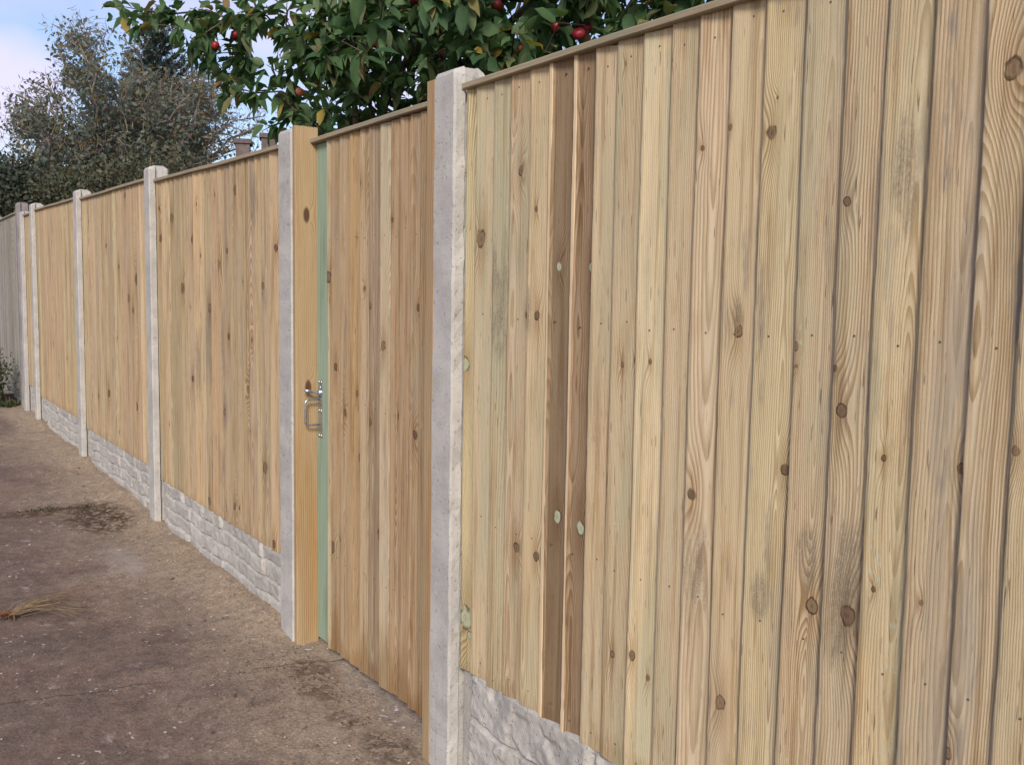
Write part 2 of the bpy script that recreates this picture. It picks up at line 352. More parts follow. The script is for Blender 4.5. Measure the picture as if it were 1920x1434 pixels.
STRAWROOT = simple('dry_roots', (.20, .095, .05), (.12, .06, .035))
PEBBLE = leaf_material('pebbles', [(0, (.10, .08, .07)), (.5, (.16, .13, .11)), (.85, (.22, .19, .165)), (.96, (.42, .39, .36)), (1., (.5, .47, .44))], 0., .85, .2)
LITTER = leaf_material('leaf_litter', [(0, (.06, .035, .022)), (.6, (.10, .055, .035)), (.9, (.16, .05, .035)), (1., (.30, .21, .08))], .1, .8, .2)
BRICK = simple('dull_brick', (.15, .115, .105), (.10, .08, .076), 12.)

# ------------------------------------------------------------------ object helpers
def mesh_obj(name, V, F, mat, parent=None, smooth=False, loc=None):
    me = bpy.data.meshes.new(name)
    V = np.asarray(V, dtype=np.float32)
    if isinstance(F, np.ndarray):
        k = F.shape[1]; nf = len(F)
        me.vertices.add(len(V)); me.vertices.foreach_set('co', V.ravel())
        me.loops.add(nf*k); me.loops.foreach_set('vertex_index', F.astype(np.int32).ravel())
        me.polygons.add(nf); me.polygons.foreach_set('loop_start', np.arange(0, nf*k, k, dtype=np.int32))
        me.update(calc_edges=True)
    else:
        me.from_pydata([tuple(map(float, a)) for a in V], [], F)
    if smooth: me.polygons.foreach_set('use_smooth', np.ones(len(me.polygons), dtype=bool))
    me.materials.append(mat); me.update()
    o = bpy.data.objects.new(name, me); COL.objects.link(o)
    if parent: o.parent = parent
    if loc is not None: o.location = [float(a) for a in loc]
    return o
def tag(o, label=None, cat=None, group=None, kind=None):
    if label: o['label'] = label
    if cat: o['category'] = cat
    if group: o['group'] = group
    if kind: o['kind'] = kind
    return o
def empty(name, loc, label, cat, group=None):
    o = bpy.data.objects.new(name, None); COL.objects.link(o); o.location = [float(a) for a in loc]; o.empty_display_size = .1
    return tag(o, label, cat, group)
def grid(nx, ny):
    i = np.arange(nx*ny).reshape(nx, ny)
    return np.stack([i[:-1, :-1], i[1:, :-1], i[1:, 1:], i[:-1, 1:]], -1).reshape(-1, 4)
def extrude_loop(P, levels):
    """P: (k,2) outline or list per level; levels: z list with per-level outlines -> capped tube of quads"""
    k = len(P[0]); V = []; F = []
    for pts, z in zip(P, levels):
        zz = z if hasattr(z, '__len__') else [z]*k
        V += [(a, b, c) for (a, b), c in zip(pts, zz)]
    for l in range(len(levels)-1):
        for i in range(k):
            j = (i+1) % k; F.append((l*k+i, l*k+j, (l+1)*k+j, (l+1)*k+i))
    F.append(tuple(range(k-1, -1, -1))); F.append(tuple((len(levels)-1)*k+i for i in range(k)))
    return V, F
def vnoise(x, seed=0, oct=3):
    """cheap smooth 1-D noise in [-1,1]"""
    g = np.random.default_rng(seed); r = np.zeros_like(np.asarray(x, float))
    for o in range(oct):
        r = r + np.sin(np.asarray(x)*(1.7**o)*g.uniform(.7, 1.4)+g.uniform(0, 6.28))/(1.6**o)
    return r/2.
def bevel_box(name, x0, x1, y0, y1, z0, z1, mat, parent=None, b=.003, origin=None):
    o3 = np.array(origin if origin is not None else (x0, y0, z0), float)
    P = [(x0+b, y0), (x1-b, y0), (x1, y0+b), (x1, y1-b), (x1-b, y1), (x0+b, y1), (x0, y1-b), (x0, y0+b)]
    Pi = [(min(max(a, x0+b), x1-b), min(max(c, y0+b), y1-b)) for a, c in P]
    V, F = extrude_loop([Pi, P, P, Pi], [z0, z0+b, z1-b, z1])
    return mesh_obj(name, np.array(V)-o3, F, mat, parent, loc=o3)

# ------------------------------------------------------------------ terrain
PX = dict(A=-8.0544, B=-7.3865, C=-5.2987, D=-3.2096, E=-1.1213, F=.1126)
ZT = dict(A=2.11, B=2.131, C=2.097, D=2.072, E=2.0195, F=2.031)
GX = np.array([-60, -9.5, -8.05, -7.39, -5.3, -3.21, -1.12, -.7, .11, 3, 60.]); GZ = np.array([.17, .165, .153, .135, .104, .053, .030, .013, 0., 0, 0])
PW = .117
def base_z(x): return np.interp(x, GX, GZ)
def ground():
    xs = np.unique(np.concatenate([np.linspace(-60, -10, 12), np.linspace(-10, -4, 150), np.linspace(-4, .4, 300), np.linspace(.4, 3.2, 40), np.linspace(3.2, 60, 12)]))
    ys = np.unique(np.concatenate([np.linspace(-60, -4, 10), np.linspace(-4, -1.6, 24), np.linspace(-1.6, -.3, 70), np.linspace(-.3, .16, 60)]))
    X, Y = np.meshgrid(xs, ys, indexing='ij')
    g = np.random.default_rng(3)
    Z = base_z(X)
    N = np.zeros_like(X)
    for k in range(26):
        a = g.uniform(0, 6.28); fr = 2.**g.uniform(1, 6.2); N += np.sin(fr*(np.cos(a)*X+np.sin(a)*Y)+g.uniform(0, 6.28))/fr**.85
    Z = Z + N*.006
    fil = np.clip((Y+.26)/.26, 0, 1)**1.6*np.clip((-.95-X)/.3, 0, 1)
    Z = Z + fil*(.022+.010*np.sin(X*3.1)+.006*np.sin(X*9.7+1))
    Z = Z - .018*np.exp(-((X+.25)/.5)**2)*np.clip((Y+.10)/.15, 0, 1)
    Z = Z - .0*Y
    V = np.stack([X, Y, Z], -1).reshape(-1, 3)
    o = mesh_obj('driveway', V, grid(len(xs), len(ys)), DRIVE, smooth=True); tag(o, kind='structure')
    V = [(-60, .17, -.05), (60, .17, -.05), (60, 80, -.05), (-60, 80, -.05)]
    tag(mesh_obj('garden_ground', V, [(0, 1, 2, 3)], LAWN), kind='structure')
    xs = np.linspace(-14, -8.42, 70); ys = np.linspace(-1.2, .12, 24); X, Y = np.meshgrid(xs, ys, indexing='ij')
    Z = base_z(X)+.03+.02*np.sin(X*7+Y*5)*np.cos(Y*9-X*3)+.012*np.sin(X*23+Y*17)
    Z -= .06*np.clip((X+8.56)/.1, 0, 1)+.08*np.clip((-1.05-Y)/.1, 0, 1)
    tag(mesh_obj('soil_bed', np.stack([X, Y, Z], -1).reshape(-1, 3), grid(70, 24), SOIL, smooth=True), kind='structure')
ground()

# ------------------------------------------------------------------ concrete posts
def concrete_post(x, zt, label, mat=CONC, y=0., seed=0, w=PW, d=.107, zb=None):
    z0 = (float(base_z(x)) if zb is None else zb)-.12; H = zt-z0
    c = .006
    def outline(s=0.):
        return [(c+s, s), (w-c-s, s), (w-s, c+s), (w-s, .034), (w-.020, .038), (w-.020, .074), (w-s, .078), (w-s, d-c-s), (w-c-s, d-s),
                (c+s, d-s), (s, d-c-s), (s, .078), (.020, .074), (.020, .038), (s, .034), (s, c+s)]
    g = np.random.default_rng(seed+50)
    nl = 60; lv = list(np.linspace(0, H-.012, nl)); P = []
    for z in lv:
        pts = outline(); q = []
        for i, (a, b) in enumerate(pts):
            j = (.0009 if x > 0 else .0004)*g.normal()
            if i in (2, 3) and x > 0: j = .0016*g.normal() - (.004*g.random() if g.random() < .12 else 0)
            q.append((a+j*(1 if a > w/2 else -1), b+.0006*g.normal()))
        P.append(q)
    P.append(outline(.006)); lv.append(H)
    # weathered top, a little higher in the middle
    top = [H+(.010 if .03 < b < .08 else 0.) for a, b in outline(.006)]; lv[-1] = top
    V, F = extrude_loop(P, lv)
    o = mesh_obj('concrete_post', V, F, mat, loc=(x, y, z0))
    return tag(o, label, 'fence post', 'slotted concrete fence posts')
concrete_post(PX['F'], ZT['F'], 'tall grey concrete fence post nearest the camera, between the gate and the big pale panel', seed=1)
concrete_post(PX['E'], ZT['E'], 'grey concrete fence post on the latch side of the wooden gate', seed=2, w=.136)
concrete_post(PX['D'], ZT['D'], 'grey concrete fence post between the two wide panels left of the gate', seed=3)
concrete_post(PX['C'], ZT['C'], 'grey concrete fence post, third one left of the gate counting from the latch', seed=4)
concrete_post(PX['B'], ZT['B'], 'grey concrete post on the right of the narrow panel at the far end', seed=5)
concrete_post(PX['A'], ZT['A']-.015, 'new grey concrete post on the left of the narrow far panel, touching the older post', seed=6)
concrete_post(PX['A']-.31, 2.20, 'older darker weathered concrete post where the grey old fence begins', OLDCONC, y=.012, seed=7)
concrete_post(PX['A']-.31-1.95, 2.17, 'older weathered concrete post far left at the edge of the photo', OLDCONC, y=.012, seed=8)

# ------------------------------------------------------------------ rock-faced gravel boards
def gravel_board(x0, x1, ztop, label, seed, mat=ROCK, courses=4, y=.052, amp=.014, zb=None, res=.007):
    z0 = min(float(base_z(x0)), float(base_z(x1)))-.07 if zb is None else zb
    Lx, H = x1-x0, ztop-z0
    nx = max(20, int(Lx/res)); nz = int(H/res)
    u = np.linspace(0, Lx, nx); v = np.linspace(0, H, nz); U, Vv = np.meshgrid(u, v, indexing='ij')
    g = np.random.default_rng(seed)
    Hst = .30; ch = Hst/courses
    vt = H-Vv + .006*np.sin(U*9+seed) + .004*np.sin(U*23)                 # distance below the top edge
    ci = np.clip((vt/ch).astype(int), 0, 40); fv = vt/ch-ci
    rel = np.zeros_like(U); groove = np.ones_like(U)
    for c in range(int(H/ch)+2):
        cuts = [0.]; 
        while cuts[-1] < Lx: cuts.append(cuts[-1]+g.uniform(.26, .72))
        cuts = np.array(cuts); m = ci == c
        if not m.any(): continue
        si = np.clip(np.searchsorted(cuts, U[m]+.010*np.sin(vt[m]*60+c), side='right')-1, 0, len(cuts)-2)
        hh = g.uniform(.65, 1., len(cuts)); tx = g.normal(0, .6, len(cuts)); tz = g.normal(0, .35, len(cuts))
        fu = (U[m]-cuts[si]); wu = cuts[si+1]-cuts[si]
        du = np.minimum(fu, wu-fu); dv = np.minimum(fv[m], 1-fv[m])*ch
        e = np.clip(np.minimum(du/.022, dv/.011), 0, 1); e = e*e*(3-2*e)*g.uniform(.7, 1.)+.12
        rel[m] = (hh[si]+tx[si]*.5*(fu-wu/2)/.3*1.0+tz[si]*(fv[m]-.5))*e
    # facets: worley ridges
    pts = np.stack([g.uniform(0, Lx, int(Lx*(130 if courses == 2 else 520))+8), g.uniform(0, H, int(Lx*(130 if courses == 2 else 520))+8)], -1); sl = g.normal(0, 1., (len(pts), 2)); off = g.uniform(-.5, .5, len(pts))
    fac = np.zeros_like(U)
    for i in range(nx):
        near = np.abs(pts[:, 0]-u[i]) < (.16 if courses == 2 else .10)
        pp = pts[near]; d = (pp[None, :, 0]-u[i])**2+((pp[None, :, 1]-v[:, None])*1.3)**2
        k = d.argmin(1); s_ = sl[near][k]
        fac[i] = off[near][k]*.75+s_[:, 0]*(u[i]-pp[k, 0])/.05*.35+s_[:, 1]*(v-pp[k, 1])/.05*.35
    # soften facets
    for _ in range(2):
        fac[1:-1, 1:-1] = (fac[1:-1, 1:-1]*2+fac[:-2, 1:-1]+fac[2:, 1:-1]+fac[1:-1, :-2]+fac[1:-1, 2:])/6
    fine = g.normal(0, 1, U.shape)
    for _ in range(2): fine[1:-1, 1:-1] = (fine[1:-1, 1:-1]+fine[:-2, 1:-1]+fine[2:, 1:-1]+fine[1:-1, :-2]+fine[1:-1, 2:])/5
    R = np.clip(rel+fac*.52, -.1, 1.6)+fine*.10
    flat = np.clip((U-.045)/.02, 0, 1)*np.clip((Lx-.045-U)/.02, 0, 1)*np.clip((H-Vv-.004)/.012, 0, 1)
    Y = -R*flat*amp
    n0 = nx*nz
    V = np.concatenate([np.stack([U, Y, Vv], -1).reshape(-1, 3), np.array([(0, .045, 0), (Lx, .045, 0), (Lx, .045, H), (0, .045, H)])])
    F = [tuple(a) for a in grid(nx, nz)[:, ::-1]]
    i = np.arange(n0).reshape(nx, nz)
    F.append(tuple([int(a) for a in i[:, -1]]+[n0+2, n0+3])[::1]); F.append(tuple([int(a) for a in i[0, :]]+[n0+3, n0])); F.append(tuple([int(a) for a in i[-1, ::-1]]+[n0+1, n0+2]))
    F.append((n0, n0+3, n0+2, n0+1))
    o = mesh_obj('gravel_board', V, F, mat, loc=(x0, y, z0), smooth=False)
    return tag(o, label, 'gravel board', 'rock-faced concrete gravel boards')
X_F1 = PX['F']+PW; NEAR_R = X_F1+1.86
gravel_board(X_F1+.003, NEAR_R, .332, 'grey rock-faced concrete gravel board under the big near panel, right of the tallest post', 21, courses=2, amp=.020, res=.006)
gravel_board(PX['D']+PW+.003, PX['E']-.003, .323, 'pale stone-patterned gravel board under the panel just left of the gate', 22)
gravel_board(PX['C']+PW+.003, PX['D']-.003, .360, 'stone-patterned gravel board under the second panel left of the gate', 23)
gravel_board(PX['B']+PW+.003, PX['C']-.003, .392, 'stone-patterned gravel board under the third panel left of the gate', 24)
gravel_board(PX['A']+PW+.003, PX['B']-.003, .44, 'short pale gravel board stump under the narrow far panel', 25)
gravel_board(PX['A']-.31-1.95+PW+.003, PX['A']-.313, .52, 'mossy weathered gravel board under the old grey fence', 26, OLDROCK, y=.064)

# ------------------------------------------------------------------ feather-edge boards
KNOTS = [  # photo x, y, vertical half-size in photo px
 (903,448,17),(977,320,11),(1046,500,11),(1105,500,11),(1042,970,13),(1085,990,13),(968,1027,8),(1004,1043,8),(1007,592,9),(985,590,6),(874,683,15),
 (874,1158,20),(879,1190,6),(1167,684,5),(1189,676,4),(1219,678,6),(1149,1226,5),(1187,1228,8),(1213,1271,4),(1351,1317,12),(1521,1137,14),(1588,1154,18),
 (1640,1104,4),(1728,1130,4),(1779,1410,9),(1580,770,14),(1569,691,6),(1497,686,4),(1470,881,11),(1299,926,11),(1658,859,6),(1799,879,9),(1907,845,10),
 (1384,622,12),(1449,249,16),(1319,278,7),(1372,240,8),(1263,115,6),(1900,129,24),(1590,379,11),(1459,184,5),(1175,121,6),
 # gate
 (617,520,11),(738,412,6),(669,446,3),(695,573,8),(720,648,9),(630,688,7),(749,574,4),(783,577,7),(684,542,5),(695,791,8),(647,773,6),(778,815,8),
 (615,832,14),(675,861,10),(711,1002,10),(625,1025,10),(669,738,6),(613,1109,11),(639,1009,4),
 # bays left of the gate
 (299,392,6),(323,409,9),(301,447,9),(361,447,10),(343,541,10),(393,578,9),(402,365,5),(440,357,11),(411,497,11),(426,471,6),(434,670,5),(362,710,6),
 (465,730,7),(473,638,4),(429,631,6),(494,536,7),(517,465,9),(421,773,6),(481,810,5),(401,872,11),(498,877,10),(425,954,6),(441,949,6),(394,939,6),(515,1020,7),
 (223,500,6),(256,523,12),(242,559,8),(250,582,6),(209,500,5),(199,461,5),(234,367,7),(258,762,8),(205,738,7),(186,742,6)]
STAINS = [(938,585,40),(990,585,14),(1307,1082,30),(1428,1112,20),(1588,1100,50),(1510,1040,20),(1450,262,22),(1590,330,55),(1700,330,40),(1395,1190,20),(1010,1100,20),(393,640,26),(475,385,22),(375,690,22),(1382,590,14)]
def feather_board(parent, x0, pitch, z0, z1, yface, spec, seed, nv=46, over=.016, shape=None, name='board', tk=.0112):
    """x0: thick left edge; face origin at the left arris"""
    g = np.random.default_rng(seed)
    w = pitch+over; H = z1-z0
    lv = np.linspace(0, H, nv)
    wav = .0024*vnoise(lv*2.6, seed, 4); tw = g.normal(0, .0015)*(lv/H-.5)*2
    rough = g.normal(0, .0005, nv)
    fr = [(0., .0035), (.0008, .0012), (.003, .0002), (.008, 0.), (w*.35, .0100*w*.35/pitch), (w*.7, .0100*w*.7/pitch), (w-.001, .0098*w/pitch)]
    if shape == 'cup':                         # cupped board: bright arris, hollow face
        fr = [(0., .0035), (.0008, .0012), (.003, .0), (.012, .0005), (.018, .0065), (w*.6, .0115), (w-.001, .0098*w/pitch)]
    bk = [(w, .0098*w/pitch+.0045), (w*.5, tk+.004), (.0, tk)]
    P = []
    for i in range(nv):
        q = []
        for k, (a, b) in enumerate(fr+bk):
            a2 = a+(wav[i]+rough[i] if k in (0, 1, 2, 3, 9) else 0)
            q.append((a2, b+tw[i]*(a/w-.5)))
        P.append(q)
    k = len(P[0]); levels = []
    for i in range(nv): levels.append(lv[i] if 0 < i < nv-1 else [lv[i]+g.normal(0, .0012) for _ in range(k)])
    V, F = extrude_loop(P, levels)
    o = mesh_obj(name, V, F, WOOD, parent)
    off = np.array(parent.location) if parent else np.zeros(3)
    o.location = np.array([x0, yface, z0])-off
    set_wood(o, spec, seed, x0, w, z0, z1, yface, pitch)
    return o
def set_wood(o, spec, seed, x0, w, z0, z1, yface, pitch, knots_random=0.):
    g = np.random.default_rng(seed*7+1)
    o['seed'] = float(g.uniform(0, 20))
    o['tint'] = [float(a) for a in spec['tint']]; o['damp'] = float(spec.get('damp', .04))
    if g.random() < .64: o['grain'] = [float(g.uniform(.01, w-.01)), float(g.uniform(-.02, .03)), float(g.normal(0, .02))]
    else: o['grain'] = [float(g.choice([-1, 1])*g.uniform(.10, .25)+w/2), float(g.uniform(.0, .06)), float(g.normal(0, .02))]
    o['wear_lit'] = [float(a) for a in spec['wear_lit']]
    ks = []
    for (px, py, r) in KNOTS:
        p = on_y(px, py, yface+.005); 
        if x0 <= p[0] < x0+pitch and z0 < p[2] < z1:
            ks.append((p[0]-x0, p[2]-z0, abs(on_y(px, py-r, yface)[2]-p[2])*.72))
    n = g.poisson(spec.get('kr', 0.))
    for _ in range(n): ks.append((g.uniform(.0, w*.9), g.uniform(.05, .95)*(z1-z0), g.uniform(.003, .009)))
    for i, q in enumerate(ks[:4]): o['k%d' % i] = [float(a) for a in q]
    for (px, py, r) in STAINS:
        p = on_y(px, py, yface+.005)
        if x0 <= p[0] < x0+pitch and z0 < p[2] < z1:
            o['s0'] = [float(p[0]-x0), float(p[2]-z0), float(abs(on_y(px, py-r, yface)[2]-p[2]))]; break
def nails(board, parent_loc, pitch, zs, z0, seed):
    g = np.random.default_rng(seed)
    for z in zs:
        a = np.linspace(0, 2*np.pi, 8, endpoint=False); r = .0021
        V = [(r*np.cos(t), -.0012, r*np.sin(t)) for t in a]+[(r*1.1*np.cos(t), .004, r*1.1*np.sin(t)) for t in a]
        F = [tuple(range(8))]+[(i, i+8, (i+1) % 8+8, (i+1) % 8) for i in range(8)]
        u = pitch*g.uniform(.35, .6)
        o = mesh_obj('nail', V, F, NAIL, board); o.location = (u, .0100*u/pitch+.0002, z-z0+g.normal(0, .006))
def capping(parent, x0, x1, z0, z1, y, seed, dz=.017):
    """slightly sagging top rail following the panel's top line"""
    n = 24; xs = np.linspace(x0, x1, n); zz = np.linspace(z0, z1, n)+.002*vnoise(xs*3, seed)
    b = .0025; V = []; F = []
    for i in range(n):
        for (a, c) in ((y, b), (y+b, 0), (y+.045, 0), (y+.045, dz), (y+b, dz), (y, dz-b)): V.append((xs[i]-x0, a-y, zz[i]+c-z0))
    for i in range(n-1):
        for j in range(6): F.append((i*6+j, i*6+(j+1) % 6, (i+1)*6+(j+1) % 6, (i+1)*6+j))
    F.append(tuple(range(5, -1, -1))); F.append(tuple((n-1)*6+j for j in range(6)))
    o = mesh_obj('capping', V, F, CAPWOOD, parent); o.location = np.array([x0, y, z0])-np.array(parent.location)
    return o
TN = (.525, .430, .290)                        # fresh pale softwood, near panel
TF = (.49, .385, .245)                        # warmer boards further along
TG = (.44, .34, .205)                        # gate boards
def jit(t, g, s=.09):
    k = 1+g.normal(0, s); return [min(.75, max(.02, c*k*(1+g.normal(0, s*.28)))) for c in t]

# near panel
e = [867, 921, 951.4, 986, 1022, 1066, 1105, 1145, 1192, 1245, 1293.7, 1352, 1414, 1488.7, 1563.7, 1637, 1723, 1820.6, 1910]
YN = .036
bx = [on_y(a, 594, YN)[0] for a in e]; bx[0] = X_F1+.003
bx = [bx[0], bx[0]+(bx[1]-bx[0])*.38] + bx[1:]
while bx[-1] < NEAR_R-.06: bx.append(bx[-1]+.085)
bx.append(NEAR_R)
pan = empty('fence_panel', (X_F1, YN, .33), 'large pale new close-board fence panel nearest the camera, right of the tallest post', 'fence panel', 'close-board fence panels')
g = np.random.default_rng(77)
for i in range(len(bx)-1):
    p = bx[i+1]-bx[i]; t = jit(TN, g, .065); wear_lit = (g.uniform(.05, .42) if i > 3 else g.uniform(.35, .6), g.uniform(0, .45), -.01); sh = None; lab = None
    xm = bx[i]+p/2
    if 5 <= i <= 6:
        t = (.25, .18, .11) if i == 5 else (.29, .21, .135); wear_lit = (.1, .1, .013); sh = 'cup'; lab = 'brown board, its shaded face and lit left edge put into the colour'  # face turned from the light painted brown, its lit edge painted pale
    if i >= 12: wear_lit = (g.uniform(.1, .4), g.uniform(.35, 1.), -.01)
    if i in (8, 9): wear_lit = (.6, .2, -.01)
    b = feather_board(pan, bx[i], p, .318+g.normal(0, .002), 1.976+.009*(i/len(bx)), YN, dict(tint=t, wear_lit=wear_lit, kr=.15), 300+i, nv=70, shape=sh)
    if i == 0: b['kpale'] = .85
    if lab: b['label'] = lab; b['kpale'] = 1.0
    if i != 0: nails(b, None, p, (1.94, 1.345, .78, .36), .318, 900+i)
capping(pan, X_F1+.003, NEAR_R, 1.975, 1.984, YN-.014, 5)

# gate
def gate():
    YG = .078
    X0, X1 = PX['E']+PW+.052, PX['F']-.052
    t = empty('gate', (X0, YG, .035), 'narrow wooden garden gate with green edge strip and steel latch', 'gate')
    o3 = np.array(t.location)
    st = bevel_box('stile', X0, X0+.105, YG+.013, YG+.057, .038, 1.962, GREENWOOD, t, .002); st.location = np.array(st.location)-o3
    tag(st, 'pale green treated upright along the latch edge')
    st = bevel_box('stile', X1-.1, X1-.002, YG+.016, YG+.06, .038, 1.962, GREENWOOD, t, .002); st.location = np.array(st.location)-o3
    es = [612.5, 621, 636, 655, 674, 691, 712, 732, 749, 768, 786]
    xs = [on_y(a, 493, YG)[0] for a in es]+[X1-.002]
    g = np.random.default_rng(5)
    tints = [[c*k for c, k in zip(q, (1.06, 1.16, 1.27))] for q in [TG, (.40, .275, .155), (.42, .29, .165), (.40, .255, .125), (.43, .31, .19), (.32, .22, .14), (.46, .36, .23), (.37, .25, .145), (.36, .24, .14), (.37, .25, .14), (.34, .225, .12)]]
    for i in range(len(xs)-1):
        p = xs[i+1]-xs[i]
        b = feather_board(t, xs[i], p, .036+g.normal(0, .004), 1.966, YG, dict(tint=jit(tints[i], g, .04), wear_lit=(g.uniform(0, .35), g.uniform(.0, .5), -.01), kr=.25, damp=float(g.uniform(.06, .32))), 500+i, nv=60, over=.012)
        nails(b, None, p, (1.60, 1.0, .40), .036, 700+i)
    capping(t, X0-.002, X1-.002, 1.966, 1.970, YG-.014, 6, .017)
    for z in (.25, 1.0, 1.75):
        r = bevel_box('rail', X0+.11, X1-.105, YG+.021, YG+.056, z, z+.09, GREENWOOD, t, .002); r.location = np.array(r.location)-o3
    # latch on the stile
    yl = YG+.0125; xc = on_y(601.5, 765, yl)[0]
    z1 = on_y(601, 712, yl)[2]; z0 = on_y(601, 820, yl)[2]
    la = bevel_box('latch', xc-.018, xc+.018, yl-.0025, yl+.0005, z0, z1, STEEL, t, .0008); la.location = np.array(la.location)-o3
    la['label'] = 'zinc plated thumb latch plate'
    lo = np.array((xc-.018, yl-.0025, z0))
    def tube(name, pts, r, parent, loc0, flat=1., k=10):
        V, F = tube_mesh([np.array(p, float) for p in pts], [r]*len(pts) if not hasattr(r, '__len__') else r, k)
        o = mesh_obj(name, V-loc0, F, STEEL, parent, True); return o
    # pull handle standing out towards the street
    zt = on_y(600, 748, yl)[2]; zb = on_y(600, 795, yl)[2]; outd = .064; rc = .016
    pts = [(xc, yl-.002, zt)]
    for a in np.linspace(0, 90, 6): pts.append((xc, yl-outd+rc*(1-math.sin(math.radians(a))) if a else yl-outd+rc, zt-rc+rc*math.cos(math.radians(a))))
    for a in np.linspace(90, 0, 6): pts.append((xc, yl-outd+rc*(1-math.sin(math.radians(a))), zb+rc-rc*math.cos(math.radians(a))))
    pts.append((xc, yl-.002, zb))
    tube('handle', pts, .0039, la, lo)
    zth = on_y(600, 737, yl)[2]
    # thumb piece: boss and lever
    a = np.linspace(0, 2*np.pi, 16, endpoint=False); V = []; F = []
    for (rr, yy) in ((.013, .0), (.013, -.006), (.009, -.010), (.003, -.011)): V += [(xc+rr*math.cos(q), yl-.0025+yy, zth+.002+1.15*rr*math.sin(q)) for q in a]
    for l in range(3): F += [(l*16+i, l*16+(i+1) % 16, (l+1)*16+(i+1) % 16, (l+1)*16+i) for i in range(16)]
    F.append(tuple(48+i for i in range(16)))
    mesh_obj('boss', np.array(V)-lo, F, STEEL, la, True)
    V, F = tube_mesh([np.array(q) for q in ((xc, yl-.004, zth), (xc-.001, yl-.030, zth+.004), (xc-.002, yl-.046, zth+.010), (xc-.003, yl-.066, zth+.014))], [.0038, .0034, .0075, .0045], 10)
    V = np.array(V); 
    mesh_obj('thumb_lever', V-lo, F, STEEL, la, True)
    for (dx, dz) in ((-.011, z1-.008), (.011, z1-.008), (0., z1-.028), (-.010, (z0+z1)/2-.006), (.010, (z0+z1)/2-.006), (-.010, z0+.009), (.010, z0+.009)):
        V = []; F = []
        for l, (rr, yy) in enumerate(((.0052, 0.), (.0046, -.0022), (.0025, -.0036))): V += [(xc+dx+rr*math.cos(q), yl-.0025+yy, dz+rr*math.sin(q)) for q in a]
        for l in range(2): F += [(l*16+i, l*16+(i+1) % 16, (l+1)*16+(i+1) % 16, (l+1)*16+i) for i in range(16)]
        F.append(tuple(32+i for i in range(16)))
        mesh_obj('screw', np.array(V)-lo, F, STEEL, la, True)
def frames(pts):
    T = [pts[min(i+1, len(pts)-1)]-pts[max(i-1, 0)] for i in range(len(pts))]
    T = [t/(np.linalg.norm(t)+1e-9) for t in T]
    ref = np.array([0, 0, 1.]) if abs(T[0][2]) < .9 else np.array([1., 0, 0])
    out = []
    n = np.cross(T[0], ref); n /= np.linalg.norm(n)
    for t in T:
        n = n-t*(n@t); n /= np.linalg.norm(n)+1e-9; out.append((n, np.cross(t, n)))
    return out
def tube_mesh(pts, rad, k=6):
    fr = frames(pts); V = []; F = []
    ca = [(math.cos(2*math.pi*j/k), math.sin(2*math.pi*j/k)) for j in range(k)]
    for p, r, (n, b) in zip(pts, rad, fr):
        for c, s in ca: V.append(p+r*(c*n+s*b))
    for i in range(len(pts)-1):
        for j in range(k): F.append((i*k+j, i*k+(j+1) % k, (i+1)*k+(j+1) % k, (i+1)*k+j))
    F.append(tuple(range(k-1, -1, -1))); F.append(tuple((len(pts)-1)*k+j for j in range(k)))
    return np.array(V), F
gate()
